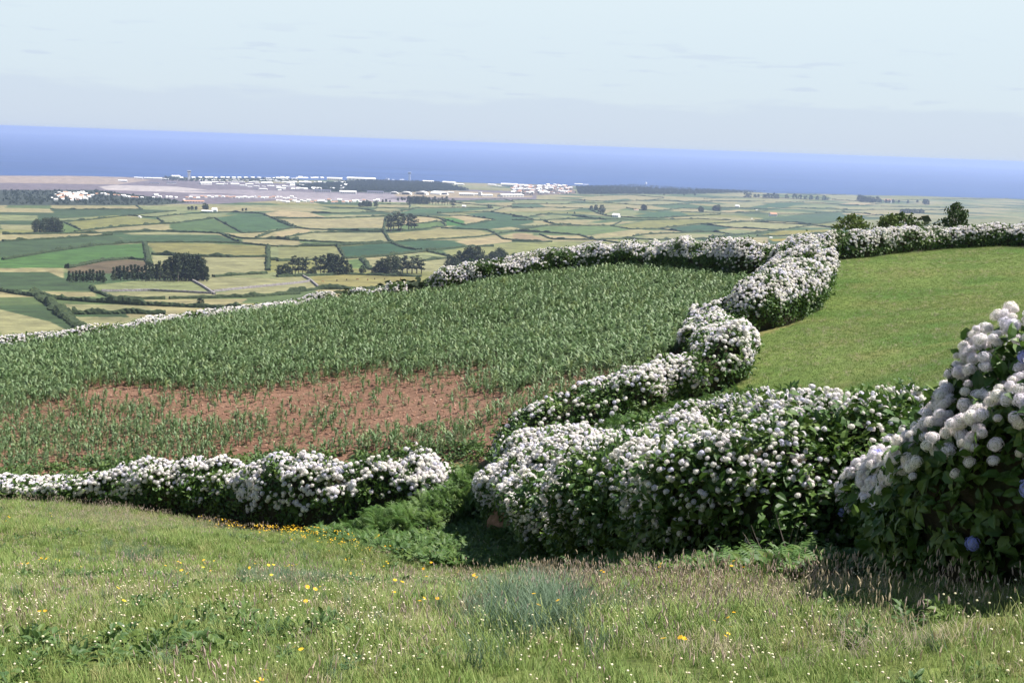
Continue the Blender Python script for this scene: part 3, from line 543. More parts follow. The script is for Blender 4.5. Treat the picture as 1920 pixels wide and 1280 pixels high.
def corn_plant(nm, h):
    mb = MB(); lean = rng.normal(0, .05, 2)
    st = [np.array([lean[0]*t, lean[1]*t, h*.72*t]) for t in (0, .5, 1)]; mb.tube(st, [.014*h+.004, .011*h+.003, .005], 5)
    nl = 9; a0 = rng.uniform(0, PI)
    for i in range(nl):
        t = (i+1)/nl; p = np.array([lean[0]*t*.8, lean[1]*t*.8, h*(.10+.60*t)]); a = a0+i*PI+rng.normal(0, .35)
        L = h*(.74-.2*abs(t-.5)*2)*rng.uniform(.85, 1.1); W = .11*h*rng.uniform(.9, 1.15)+.01
        dr = np.array([math.cos(a), math.sin(a), 0]); sd_ = np.array([-dr[1], dr[0], 0]); el = 1.25 if i > nl-3 else rng.uniform(.85, 1.15)
        pts = []; q = p.copy(); seg = 5; tw = rng.normal(0, .3)
        for k in range(seg+1):
            f = k/seg; w = W*(.55+.9*f if f < .4 else .95*(1-f)/.6+.02)
            sv_ = sd_*math.cos(tw*f)+np.array([0, 0, 1])*math.sin(tw*f)
            pts += [q-sv_*w*.5, q+np.array([0, 0, -w*.12]), q+sv_*w*.5]
            e = el-f*f*2.3*rng.uniform(.85, 1.1)-.2*f; q = q+L/seg*(dr*math.cos(e)+np.array([0, 0, 1])*math.sin(e))
        mb.add(pts, [(3*k+j, 3*k+j+1, 3*k+j+4, 3*k+j+3) for k in range(seg) for j in (0, 1)])
    return mb.obj(nm, MT['corn'], lnk=False, smooth=True)
CORNP = [corn_plant('corn_plant', 1.0) for _ in range(7)]
PR_CORN = protos('corn_set', [o.copy() for o in CORNP])
def tuft(nm, m, n, h, w, spread, droop, top=None, mtop=None):
    mb = MB()
    for i in range(n):
        a = rng.uniform(0, 2*PI); p = np.array([rng.normal(0, spread), rng.normal(0, spread), -.01]); dr = np.array([math.cos(a), math.sin(a), 0]); sd_ = np.array([-dr[1], dr[0], 0])
        hh = h*rng.uniform(.55, 1.15); b = rng.uniform(.05, .5)*droop; q = p.copy(); pts = []; seg = 3
        for k in range(seg+1):
            f = k/seg; ww = w*(1-f*.85)
            pts += [q-sd_*ww*.5, q+sd_*ww*.5]; e = PI/2-b-f*f*droop*1.5; q = q+hh/seg*(dr*math.cos(e)+np.array([0, 0, 1])*math.sin(e))
        mb.add(pts, [(2*k, 2*k+1, 2*k+3, 2*k+2) for k in range(seg)])
        if top: top(mb, q, hh)
    return mb.obj(nm, [m]+([mtop] if mtop else []), lnk=False)
def seedtop(mb, q, hh):
    r = .006; l = .05
    mb.tube([q-np.array([0, 0, .01]), q+np.array([0, 0, l*.4]), q+np.array([rng.normal(0, .01), rng.normal(0, .01), l])], [r*.4, r, r*.3], 4, 1)
def ballt(r):
    def f(mb, q, hh):
        bm = bmesh.new(); bmesh.ops.create_icosphere(bm, subdivisions=1, radius=r); mb.add([np.array(v.co[:])*(1, 1, .8)+q for v in bm.verts], [[v.index for v in f_.verts] for f_ in bm.faces], 1); bm.free()
    return f
def daisyt(r):
    def f(mb, q, hh):
        n = 8; nn = np.array([rng.normal(0, .3), rng.normal(0, .3), 1]); nn /= np.linalg.norm(nn); t = np.cross(nn, (1, 0, 0)); t /= np.linalg.norm(t); b = np.cross(nn, t)
        for k in range(n):
            an = 2*PI*k/n; mb.add([q, q+r*.8*(t*math.cos(an-.3)+b*math.sin(an-.3)), q+r*1.15*(t*math.cos(an)+b*math.sin(an)), q+r*.8*(t*math.cos(an+.3)+b*math.sin(an+.3))], [(0, 1, 2, 3)], 1)
    return f
PR_GR = protos('grass_set', [tuft('grass_tuft', MT['grassA'], 36, .145, .008, .07, .9) for _ in range(5)])
PR_GB = protos('bluegrass_set', [tuft('grass_tuft', MT['grassB'], 40, .38, .009, .07, .9) for _ in range(4)])
PR_SE = protos('seed_set', [tuft('seed_tuft', MT['straw'], 12, .26, .003, .09, .45, seedtop, MT['straw']) for _ in range(4)])
PR_DRY = protos('dry_set', [tuft('dry_tuft', MT['straw'], 26, .13, .005, .08, 1.0) for _ in range(3)])
PR_CL = protos('clover_set', [tuft('clover_sprig', MT['grassA'], 5, .13, .004, .12, .4, ballt(.0085), MT['clover']) for _ in range(4)])
PR_YE = protos('yellow_set', [tuft('yellow_flower_sprig', MT['grassA'], 3, .22, .004, .05, .3, daisyt(.017), MT['yellow']) for _ in range(4)])
PR_TU = protos('turf_set', [tuft('turf_tuft', MT['turf'], 30, .07, .010, .13, .9) for _ in range(4)])
def fern(nm):
    mb = MB()
    for i in range(6):
        a = i*2*PI/6+rng.normal(0, .3); dr = np.array([math.cos(a), math.sin(a), 0]); sd_ = np.array([-dr[1], dr[0], 0]); q = np.zeros(3); L = .5*rng.uniform(.7, 1.1); n = 14
        for k in range(n):
            f = k/n; e = 1.15-f*1.3; st = L/n*(dr*math.cos(e)+np.array([0, 0, 1])*math.sin(e)); w = .12*math.sin(PI*(f*.85+.12))
            for s in (-1, 1):
                t = q+sd_*s*w+dr*.05+np.array([0, 0, -.03+rng.normal(0, .01)]); mb.add([q, q+st*.75, t], [(0, 1, 2)])
            q = q+st
    return mb.obj(nm, MT['fern'], lnk=False)
PR_FE = protos('fern_set', [fern('bracken_frond') for _ in range(4)])
def weed(nm):
    mb = MB()
    for i in range(22):
        a = rng.uniform(0, 2*PI); b = rng.uniform(.2, 1.3); d = np.array([math.cos(a)*math.sin(b), math.sin(a)*math.sin(b), math.cos(b)*.8]); p = d*rng.uniform(.02, .16)
        leafblade(mb, p, d*np.array([1, 1, .4]), np.array([0, 0, 1.0])+rng.normal(0, .3, 3), rng.uniform(.06, .12), .05, .3)
    return mb.obj(nm, MT['weed'], lnk=False)
PR_WE = protos('weed_set', [weed('weed_leaf_clump') for _ in range(4)])

PR_FW = protos('thicket_set', [fern('bracken_frond'), weed('weed_leaf_clump'), weed('weed_leaf_clump')])
# ------------------------------------------------------------------ hydrangea hedges
def poly_resample(p, step):
    p = np.asarray(p, float); s = np.concatenate([[0], np.cumsum(np.hypot(*(p[1:, :2]-p[:-1, :2]).T))]); n = max(2, int(s[-1]/step)+1); t = np.linspace(0, s[-1], n)
    return np.stack([np.interp(t, s, p[:, k]) for k in range(p.shape[1])], -1), t
def smooth_path(q, it=2):
    for _ in range(it):
        r = [q[0]]
        for a, b in zip(q[:-1], q[1:]): r += [a*.75+b*.25, a*.25+b*.75]
        r.append(q[-1]); q = np.array(r)
    return q
class Hedge:
    def __init__(s, px, seed, lump=.42, under=.3, ends=1.3):
        px = np.asarray(px, float); w = P(px[:, 0], px[:, 1]); q = np.column_stack([w[:, 0], w[:, 1], px[:, 2], px[:, 3]])
        q, t = poly_resample(smooth_path(q), .35); s.q = q; s.t = t; s.L = t[-1]; s.seed = seed; s.lump = lump; s.under = under; s.ends = ends
        d = np.gradient(q[:, :2], axis=0); d /= np.hypot(d[:, 0], d[:, 1])[:, None]; s.d = d
    def S(s, u, th, r=1.0):
        """u: metres along, th: 0..pi over the section, r: 1 = leaf surface"""
        it = lambda k: np.interp(u, s.t, s.q[:, k])
        x, y, w, h = it(0), it(1), it(2), it(3); dx, dy = np.interp(u, s.t, s.d[:, 0]), np.interp(u, s.t, s.d[:, 1]); lx, ly = dy, -dx
        e = np.clip(np.minimum(u, s.L-u)/s.ends, 0, 1); e = np.sqrt(np.maximum(1-(1-e)**2, .02))
        c, sn = np.cos(th), np.sin(th); sg = s.seed*7.7
        lp = 1+s.lump*2*(fbm(x*.55+c*1.3+sg, y*.55+sn, th*.6+sg, 2)-.5)+.22*(vn(x*1.6+sg, y*1.6, th*2.2)-.5)
        rr_ = r*lp*e; prof = np.abs(c)**.75*np.sign(c)*(1-s.under*(1-np.clip(sn/.6, 0, 1)))
        X = x+lx*w*.5*prof*rr_; Y = y+ly*w*.5*prof*rr_; Z = h*np.clip(sn, 0, 1)**.8*rr_
        nr = np.stack([lx*c/w*2, ly*c/w*2, np.clip(sn, .05, 1)/h*1.3], -1)
        nr = nr+np.stack([dx, dy, 0*dx], -1)*(np.sign(u-s.L/2)*(1-e))[..., None]*.8
        return np.stack([X, Y, H(X, Y)+Z], -1), nr, sn
    def area(s): return s.L*(s.q[:, 2].mean()*.8+2*s.q[:, 3].mean()*.85)
def build_hedge(name, label, px, seed, flow=.8, heads=30, leaves=26, group='hydrangea hedges round the fields', cat='hedge', close=False, mask=None, extra_leaf=None, blue=0, lowcut=.12, hs=lambda t: 1.0+0*t, fol=None, **kw):
    hg = Hedge(px, seed, **kw); mid = hg.S(np.array([hg.L/2]), np.array([PI/2]), 1)[0][0]; base = np.array([mid[0], mid[1], float(H(mid[0], mid[1]))])
    root = empty(name, base); tag(root, label, cat, group)
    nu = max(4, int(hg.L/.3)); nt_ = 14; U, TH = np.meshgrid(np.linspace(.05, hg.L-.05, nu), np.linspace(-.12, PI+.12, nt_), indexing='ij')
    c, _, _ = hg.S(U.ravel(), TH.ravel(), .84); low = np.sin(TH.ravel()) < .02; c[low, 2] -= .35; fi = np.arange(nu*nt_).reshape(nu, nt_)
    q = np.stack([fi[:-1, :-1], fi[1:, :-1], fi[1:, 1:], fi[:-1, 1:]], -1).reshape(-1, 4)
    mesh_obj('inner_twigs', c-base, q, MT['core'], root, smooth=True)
    A = hg.area(); n = int(A*leaves)
    u = rng.uniform(0, hg.L, n); th = rng.uniform(0.02, PI-.02, n); p, nr, sn = hg.S(u, th, rng.uniform(.82, .98 if close else 1.03, n))
    f = scatter('foliage', fol or (PR_LEAFN if close else PR_LEAF), p-base, eul(nr+np.abs(nr).max()*rng.normal(0, .25, (n, 3)), rng.uniform(0, 6.28, n)), rng.uniform(.7, 1.25, n), parent=root); f['kind'] = 'stuff'
    # flower heads: patchy over the surface, thinning to the foot of the hedge
    n = int(A*heads*1.6); u = rng.uniform(0, hg.L, n); th = rng.uniform(.04, PI-.04, n); p, nr, sn = hg.S(u, th, rng.uniform(.99, 1.07, n))
    pat = fbm(p[:, 0]*.75+seed, p[:, 1]*.75, p[:, 2]*.75, 2); den = flow*sstep(lowcut, lowcut+.35, sn)*(.12+1.25*sstep(.33, .56, pat))
    if mask is not None: den = den*mask(p, u/hg.L, sn)
    k = rng.random(n) < den; tt = (u/hg.L)[k]; p = p[k]; nr = nr[k]; sn = sn[k]; up = np.stack([0*sn, 0*sn, 1+0*sn], -1)
    nn = nr/np.linalg.norm(nr, axis=1)[:, None]+up*.5+rng.normal(0, .2, (len(p), 3)); rot = eul(nn, rng.uniform(0, 6.28, len(p))); sc = rng.uniform(.6, 1.2, len(p))*hs(tt)
    order = np.argsort(np.linalg.norm(p, axis=1)/sc + np.where(nn[:, 1] > .2, 4, 0)); first, rest = order[:100], order[100:]
    src = HEADSN if close else HEADS
    for j in first:
        o = src[j % 4].copy(); o.name = 'flower_head'; C.objects.link(o); o.parent = root; o.location = tuple(p[j]-base); o.rotation_euler = tuple(rot[j]); o.scale = (sc[j],)*3
    if len(rest): scatter('flower_heads', PR_HEADN if close else PR_HEAD, p[rest]-base, rot[rest], sc[rest], parent=root)['kind'] = 'stuff'
    for j in range(blue):  # extra low heads whose petal colour carries the blue of shade
        u1 = rng.uniform(.05, .95)*hg.L; t1 = rng.uniform(.15, 1.2) if blue > 0 else 0
        pp_, n_1, _ = hg.S(np.array([u1]), np.array([t1]), 1.04); o = HEADSB[j % 2].copy(); o.name = 'flower_head'; C.objects.link(o); o.parent = root; o.location = tuple(pp_[0]-base)
        o.rotation_euler = tuple(eul(n_1, np.array([rng.uniform(0, 6)]))[0]); o.scale = (rng.uniform(.8, 1.1),)*3; o['label'] = 'flower head low on the bush, coloured blue for shade'
    return hg, root
build_hedge('hydrangea_hedge', 'long white hydrangea hedge below the corn field, left of the green thicket', [(-120,925,1.8,.55),(92,936,1.8,.65),(180,944,2,1.05),(250,948,2.1,1.5),(400,966,2.4,2.05),(500,982,2.6,2.25),(600,995,2.6,2.35),(700,985,2.6,2.6),(800,965,2.4,2.35),(865,948,2.2,1.9)], 1, flow=1.1, heads=60,
    mask=lambda p, t, s: np.where((t > .80) & (s < .5), .4, 1.0))
build_hedge('hydrangea_hedge', 'broad mass of white hydrangeas in the middle foreground above a bare earth bank', [(945,938,2.8,1.9),(1010,958,4.2,2.2),(1120,990,4.6,2.2),(1250,1040,4.4,2.15),(1400,1055,4.0,2.0),(1560,1050,3.4,1.8)], 2, flow=1.05, heads=74, leaves=40, under=.42, hs=lambda t: .9-.38*t,
    mask=lambda p, t, s: (1-.5*sstep(.35, .7, t))*np.where(s > .75, 1.25, 1))
build_hedge('hydrangea_hedge', 'white hydrangea ridge between the big foreground mass and the green pasture', [(1110,900,3,1.4),(1220,880,3.6,1.6),(1330,870,3.6,1.45),(1450,880,3,1.0),(1560,888,3,.9),(1660,890,3,.9)], 3, flow=1.0, heads=66, leaves=40, hs=lambda t: .72-.1*t,
    mask=lambda p, t, s: np.where(s < .5, .35, 1.0))
build_hedge('hydrangea_hedge', 'white hydrangea hedge climbing along the right edge of the corn field', [(930,856,2.8,1.5),(1000,848,3.4,1.6),(1080,826,3.4,1.65),(1160,794,3.2,1.75),(1240,760,2.8,1.7),(1320,738,2.8,1.75),(1375,704,2.4,1.45)], 4, flow=1.0, heads=46)
build_hedge('hydrangea_hedge', 'narrow hydrangea hedge with lilac tinge between corn and pasture, behind the climbing hedge', [(1370,702,2.2,1.35),(1335,677,2.0,1.3),(1316,647,2.0,1.35),(1332,622,2.2,1.45)], 5, flow=1.0, heads=44)
build_hedge('hydrangea_hedge', 'thick curved hydrangea hedge at the pasture corner, green leafy flank to the grass', [(1350,632,2.6,2.0),(1420,618,3.4,2.5),(1480,595,3.6,2.6),(1505,562,3.4,2.6),(1500,535,3.2,2.5),(1470,522,3,2.4)], 6, lump=.3, flow=1, heads=40,
    mask=lambda p, t, s: np.where(s < .45, .3, 1.0))
build_hedge('hydrangea_hedge', 'tall hydrangea hedge topping the far edge of the corn field', [(1450,530,2.8,2.2),(1380,524,2.8,2.2),(1300,516,2.6,2.15),(1200,510,2.6,2.1),(1100,515,2.6,1.95),(1000,528,2.6,2.0),(900,540,2.6,2.0),(830,550,2.8,2.0),(800,556,2.2,1.7)], 7, lump=.22, flow=1.0, heads=38, leaves=18,
    mask=lambda p, t, s: np.where(s < .62, .12+.4*sstep(.6, .9, t), 1.1))
build_hedge('hydrangea_hedge', 'pinkish hydrangea hedge along the far side of the green pasture', [(1450,500,2.2,1.6),(1540,488,2.2,1.7),(1600,484,2.2,1.8),(1700,472,2.2,1.6),(1800,464,2.2,1.5),(1900,462,2.2,1.5),(2000,466,2.2,1.5),(2250,474,2.2,1.5)], 8, lump=.26, flow=.95, heads=36, leaves=18,
    mask=lambda p, t, s: np.where(s < .55, .3, 1.05))
build_hedge('hydrangea_hedge', 'low ribbon of hydrangeas at the back left rim of the corn field', [(-140,676,1.4,.95),(92,654,1.4,.95),(250,628,1.4,.95),(400,606,1.4,1.0),(500,592,1.6,1.0),(570,582,1.8,1.2),(635,574,1.8,1.3)], 9, flow=1.1, heads=44, leaves=18)
for x, y, h, s_, lb in [(672,566,.9,30,'small hydrangea bush at the field rim, leftmost of the three by the gap'),(708,563,.8,31,'smallest hydrangea bush in the gap of the field rim hedge'),(742,560,1.15,32,'small round hydrangea bush beside the tall far hedge end')]:
    build_hedge('hydrangea_bush', lb, [(x-12,y,1.3,h),(x+12,y,1.3,h)], s_, flow=.8, heads=20, leaves=18, cat='bush', group='small bushes in the gap at the field rim', ends=.7)
# the near bush
build_hedge('hydrangea_bush', 'big near hydrangea bush at the right edge with large pinkish heads and shaded foot', [(1660,1005,1.6,1.15),(1720,1030,2.1,1.5),(1800,1060,2.3,1.75),(1900,1083,2.4,1.9),(2060,1090,2.4,1.95),(2300,1100,2.4,1.9),(2500,1112,2.4,1.9)], 10, flow=.8, heads=80, leaves=80, close=True, hs=lambda t: .75+0*t, cat='bush', group=None, under=.35, lowcut=.25, blue=14,
    mask=lambda p, t, s: sstep(.3, .65, s)*1.3+.04)
build_hedge('hydrangea_bush', 'loose hydrangea bush on the pasture side of the big near bush', [(1560,970,1.8,.9),(1650,940,1.8,.95),(1750,900,1.8,1.0),(1950,840,1.8,1.1),(2250,820,1.8,1.1)], 11, flow=.8, heads=40, leaves=50, close=True, hs=lambda t: .8+0*t, cat='bush', group=None)

build_hedge('bramble_thicket', 'green bramble and bracken thicket in the gap between the two front hydrangea hedges', [(645,1012,1.4,.5),(720,1008,1.8,.75),(790,998,2.0,.9),(850,975,2.0,1.2),(890,960,1.6,1.6),(905,950,1.4,1.5)], 14, flow=.10, heads=12, leaves=60, group=None, cat='thicket', fol=PR_FW, under=.0)
build_hedge('bramble_thicket', 'low green bramble thicket between the climbing hedge and the hydrangea ridge', [(1060,868,1.6,.7),(1150,850,1.8,.8),(1250,825,1.8,.8),(1350,790,1.8,.7),(1420,775,1.4,.5)], 15, flow=.55, heads=34, leaves=60, group=None, cat='thicket', fol=PR_FW, under=.0)
# ------------------------------------------------------------------ corn
def field_points(poly_px, spacing, far=False):
    w = P([p[0] for p in poly_px], [p[1] for p in poly_px], far); x0, y0 = w[:, :2].min(0); x1, y1 = w[:, :2].max(0)
    gx, gy = np.meshgrid(np.arange(x0, x1, spacing), np.arange(y0, y1, spacing)); gx = gx.ravel()+rng.uniform(-.5, .5, gx.size)*spacing; gy = gy.ravel()+rng.uniform(-.5, .5, gy.size)*spacing
    z = H(gx, gy); px, py = proj(gx, gy, z); k = (gy > 0) & inpoly(px, py, poly_px) & (px > -260) & (px < 2500) & (np.hypot(gx, gy) < (1e9 if far else 135)); return np.stack([gx, gy, z], -1)[k], px[k], py[k]
CORNZ = [(-300,690),(60,652),(250,626),(450,601),(640,574),(760,566),(850,552),(950,534),(1100,518),(1250,512),(1380,528),(1410,545),(1330,610),(1270,665),(1150,735),(1040,788),(930,835),(880,848),(700,852),(500,858),(300,872),(130,892),(60,905),(-300,930)]
cpnt, cx, cy = field_points(CORNZ, .335)
ex = cx/1920.0; band = 735-.02*(cx-500)+(cx > 900)*(cx-900)*.05
band = band+(fbm(cpnt[:, 0]*.12, cpnt[:, 1]*.12, 9)-.5)*90
den = 1-sstep(-80, 25, cy-band)*.66
den += .45*sstep(795, 815, cy)*(cx < 900)+.35*sstep(1000, 1120, cx)*(cy > 700)+.2*sstep(200, 0, cx)
pn = fbm(cpnt[:, 0]*.28, cpnt[:, 1]*.28, 4); den *= np.where(cy > band-30, .35+1.3*sstep(.35, .62, pn), 1.0)
k = rng.random(len(den)) < den; cpnt = cpnt[k]; cy_ = cy[k]; band_ = band[k]; pn = pn[k]; cD = np.hypot(cpnt[:, 0], cpnt[:, 1])
scl = (.62+.45*sstep(30, -60, cy_-band_)+.25*(pn-.5))*rng.uniform(.72, 1.18, len(cpnt)); scl = np.maximum(scl*.8, .28)
vis = (cx[k] > 0) & (cx[k] < 1920) & (cy_ > band_-60)
order = np.argsort(cD/scl+np.where(vis, 0, 1e4)); first, rest = order[:300], order[300:]
rots = upright(len(cpnt), .07)
for j in first:
    o = CORNP[j % 7].copy(); o.name = 'corn_plant'; C.objects.link(o); o.location = tuple(cpnt[j]); o.rotation_euler = tuple(rots[j]); o.scale = (scl[j],)*3
    tag(o, 'young corn plant standing in the sparse red soil near the front of the field', 'corn plant', 'young corn plants in the open front of the field')
tag(scatter('corn_crop', PR_CORN, cpnt[rest], rots[rest], scl[rest]), 'dense crop of young green corn filling the sloping field', 'corn crop', kind='stuff')

# ------------------------------------------------------------------ grass, flowers and weeds in the foreground
GPOLY = [(-300,925),(60,925),(300,968),(500,1000),(640,1008),(760,1000),(900,975),(1000,1000),(1150,1060),(1300,1085),(1500,1085),(1650,1095),(2600,1115),(2700,1420),(-400,1420)]
def meadow(sp):
    w = []; D0, D1 = 6.5, 50
    n = int(sp*(D1**2-D0**2)*.5*1.1); D = np.sqrt(rng.uniform(D0**2, D1**2, n)); a = rng.uniform(-.55, .68, n); keep = rng.random(n) < np.clip(14/D, 0, 1)**.9
    D, a = D[keep], a[keep]; x, y = D*np.sin(a), D*np.cos(a); z = H(x, y); px, py = proj(x, y, z)
    k = inpoly(px, py, GPOLY) & (px > -250) & (px < 2500)
    return np.stack([x, y, z], -1)[k], px[k], py[k], D[k]
def blob(px, py, cx_, cy_, rx, ry): return np.exp(-(((px-cx_)/rx)**2+((py-cy_)/ry)**2))
p, px, py, D = meadow(52); pn = fbm(p[:, 0]*.5, p[:, 1]*.5, 2)
bl = 1.2*blob(px, py, 1010, 1165, 105, 48)+.8*blob(px, py, 550, 1072, 70, 28)+.35*blob(px, py, 250, 1040, 90, 30)
seed = sstep(1080, 1100, py)*sstep(1200, 1130, py)*sstep(900, 1100, px)+.8*blob(px, py, 200, 960, 170, 25)+.6*blob(px, py, 400, 985, 200, 20)
k = rng.random(len(p)) > bl*.8; q = p[k]; n = len(q)
g = .75+.7*sstep(.4, .7, pn[k])+.25*sstep(.2, .8, bl[k])
tag(scatter('grass', PR_GR, q, upright(n, .15), (g*rng.uniform(.7, 1.25, n)*np.where(D[k] > 25, 1.25, 1))), 'rough green meadow grass covering the foreground slope', 'grass', kind='stuff')
k = rng.random(len(p)) < bl*.75+.02; q = p[k]; n = len(q)
tag(scatter('tall_grass', PR_GB, q, upright(n, .2), rng.uniform(.65, 1.0, n)*(.75+.5*np.clip(blob(px[k], py[k], 1010, 1165, 130, 60), 0, 1))), 'tall blue green grass growing in clumps on the foreground slope', 'grass', kind='stuff')
k = rng.random(len(p)) < seed*.24*(1-.7*sstep(1480, 1620, px))+.03; q = p[k]; n = len(q)
tag(scatter('seeding_grass', PR_SE, q, upright(n, .12), rng.uniform(.7, 1.15, n)), 'purplish brown seeding grass stalks in a band before the hydrangeas', 'grass', kind='stuff')
dry = .30*sstep(1040,1100,py)*sstep(.42,.6,fbm(p[:, 0]*.4, p[:, 1]*.4, 61))+.5*blob(px, py, 850, 1085, 160, 22)+.6*blob(px, py, 250, 975, 220, 22)+.12*sstep(.55, .7, fbm(p[:, 0]*.8, p[:, 1]*.8, 6)); k = rng.random(len(p)) < dry; q = p[k]; n = len(q)
tag(scatter('dry_grass', PR_DRY, q, upright(n, .2), rng.uniform(.7, 1.3, n)), 'straw coloured dry grass in patches on the slope', 'grass', kind='stuff')
cl = .10+.5*sstep(.45, .62, fbm(p[:, 0]*.9, p[:, 1]*.9, 12))*sstep(1080, 1160, py)*(.35+.65*sstep(900, 500, px)); k = rng.random(len(p)) < cl*.42; q = p[k]; n = len(q)
tag(scatter('clover', PR_CL, q, upright(n, .1), rng.uniform(.8, 1.3, n)), 'cream clover heads scattered through the foreground grass', 'clover', kind='stuff')
ye = .55*np.exp(-((py-(955+(px-300)*.20))/16)**2)*sstep(330, 420, px)*sstep(760, 640, px)+.004+.03*blob(px, py, 400, 1110, 150, 30); k = rng.random(len(p)) < ye; q = p[k]; n = len(q)
tag(scatter('yellow_flowers', PR_YE, q, upright(n, .1), rng.uniform(.8, 1.35, n)), 'orange yellow wild flowers in a strip below the long hydrangea hedge', 'flowers', kind='stuff')
wd = .9*sstep(.56, .66, fbm(p[:, 0]*.55, p[:, 1]*.55, 91, 3))+.5*blob(px, py, 1700, 1150, 160, 45)+.03; k = rng.random(len(p)) < wd*.5; q = p[k]; n = len(q)
tag(scatter('meadow_weeds', PR_WE, q, upright(n, .3), rng.uniform(.35, 1.0, n)), 'broad leaved dark green weeds in clumps among the foreground grass', 'weeds', kind='stuff')
# bracken and weeds
def cover(name, coll, poly, sp, lab, cat, s0=.7, s1=1.2, tilt=.25, thr=None):
    q, px, py = field_points(poly, sp)
    if thr: k = fbm(q[:, 0]*.7, q[:, 1]*.7, 21) > thr; q = q[k]
    n = len(q); return tag(scatter(name, coll, q, upright(n, tilt), rng.uniform(s0, s1, n)), lab, cat, kind='stuff')
BR = [(560,985),(640,930),(760,905),(880,880),(915,905),(930,960),(1000,985),(1120,1020),(1200,1055),(1330,1065),(1560,1070),(1620,1085),(1500,1098),(1250,1092),(1000,1085),(800,1062),(680,1030),(600,1010)]
cover('bracken', PR_FE, BR, .24, 'green bracken filling the gap and the foot of the hydrangeas', 'bracken', .7, 1.2)
cover('low_weeds', PR_WE, BR, .14, 'leafy green weeds carpeting the hollow before the hydrangeas', 'weeds', .8, 2.0)
cover('field_edge_weeds', PR_WE, [(-200,900),(60,880),(200,862),(330,868),(560,850),(700,855),(900,830),(920,860),(700,880),(500,885),(300,905),(130,925),(-200,950)], .30, 'dark weeds and squash leaves along the lower edge of the corn field', 'weeds', 1.0, 2.2, thr=.42)
cover('pasture_turf', PR_TU, PAST, .22, 'short grazed turf of the green pasture', 'turf', .6, 1.3)
cover('pasture_tussocks', PR_GR, PAST, .45, 'darker grass tussocks scattered over the green pasture', 'turf', .4, 1.1, .3, thr=.52)
cover('pasture_dry_grass', PR_DRY, PAST, .5, 'dry pale grass flecks over the green pasture', 'turf', .5, 1.3, .5, thr=.5)
cover('rim_grass', PR_DRY, [(800,560),(950,532),(1100,516),(1250,510),(1380,520),(1380,530),(1250,518),(1100,524),(950,542),(800,570)], .28, 'dry brown grass at the foot of the far hydrangea hedge', 'grass', 2.2, 4.5)
def clod(nm):
    bm = bmesh.new(); bmesh.ops.create_icosphere(bm, subdivisions=2, radius=.05)
    vs = np.array([v.co[:] for v in bm.verts]); sd_ = rng.uniform(0, 50); vs = vs*(1+.9*(fbm(vs[:, 0]*30+sd_, vs[:, 1]*30, vs[:, 2]*30, 2)-.5))[:, None]*np.array([1, .8, .6]); fs = [[v.index for v in f.verts] for f in bm.faces]; bm.free()
    return mesh_obj(nm, vs, fs, MT['clod'], lnk=False)
MT['clod'] = mat('soil_clod', rcol=[(.22,.12,.08),(.30,.17,.12),(.16,.09,.06),(.36,.24,.18)], rough=.95)
PR_CLOD = protos('clod_set', [clod('soil_clod') for _ in range(4)])
cover('soil_clods', PR_CLOD, [(-250,735),(400,700),(900,700),(1200,690),(1250,700),(1050,800),(900,850),(500,880),(100,910),(-250,930)], .36, 'small clods and stones strewn over the bare red soil', 'clods', .4, 1.7, 1.0)
cover('soil_weeds', PR_WE, [(-250,735),(400,700),(900,700),(1200,690),(1250,700),(1050,800),(900,850),(500,880),(100,910),(-250,930)], .75, 'tiny green seedlings and weeds dotted over the red soil', 'weeds', .35, 1.0, .3, thr=.45)
# bare twigs poking out of the hedge feet and broken stalks lying against them
def twig(nm):
    mb = MB()
    for i in range(5):
        a = rng.uniform(0, 6.28); b = rng.uniform(.2, 1.1); q = np.zeros(3); pts = [q]; 
        for k in range(4): q = q+np.array([math.cos(a)*math.sin(b), math.sin(a)*math.sin(b), math.cos(b)])*rng.uniform(.12, .2); a += rng.normal(0, .35); b += rng.normal(0, .2); pts.append(q)
        mb.tube(pts, [.009, .008, .006, .004, .002], 4)
    return mb.obj(nm, MT['bark'], lnk=False)
PR_TW = protos('twig_set', [twig('bare_twigs') for _ in range(3)])
cover('dead_twigs', PR_TW, [(930,955),(1130,1000),(1300,1040),(1560,1040),(1620,1080),(1250,1075),(1100,1040),(960,1000)], .8, 'bare grey twigs and broken stalks at the foot of the hydrangeas', 'twigs', .6, 1.2, .5, thr=.42)
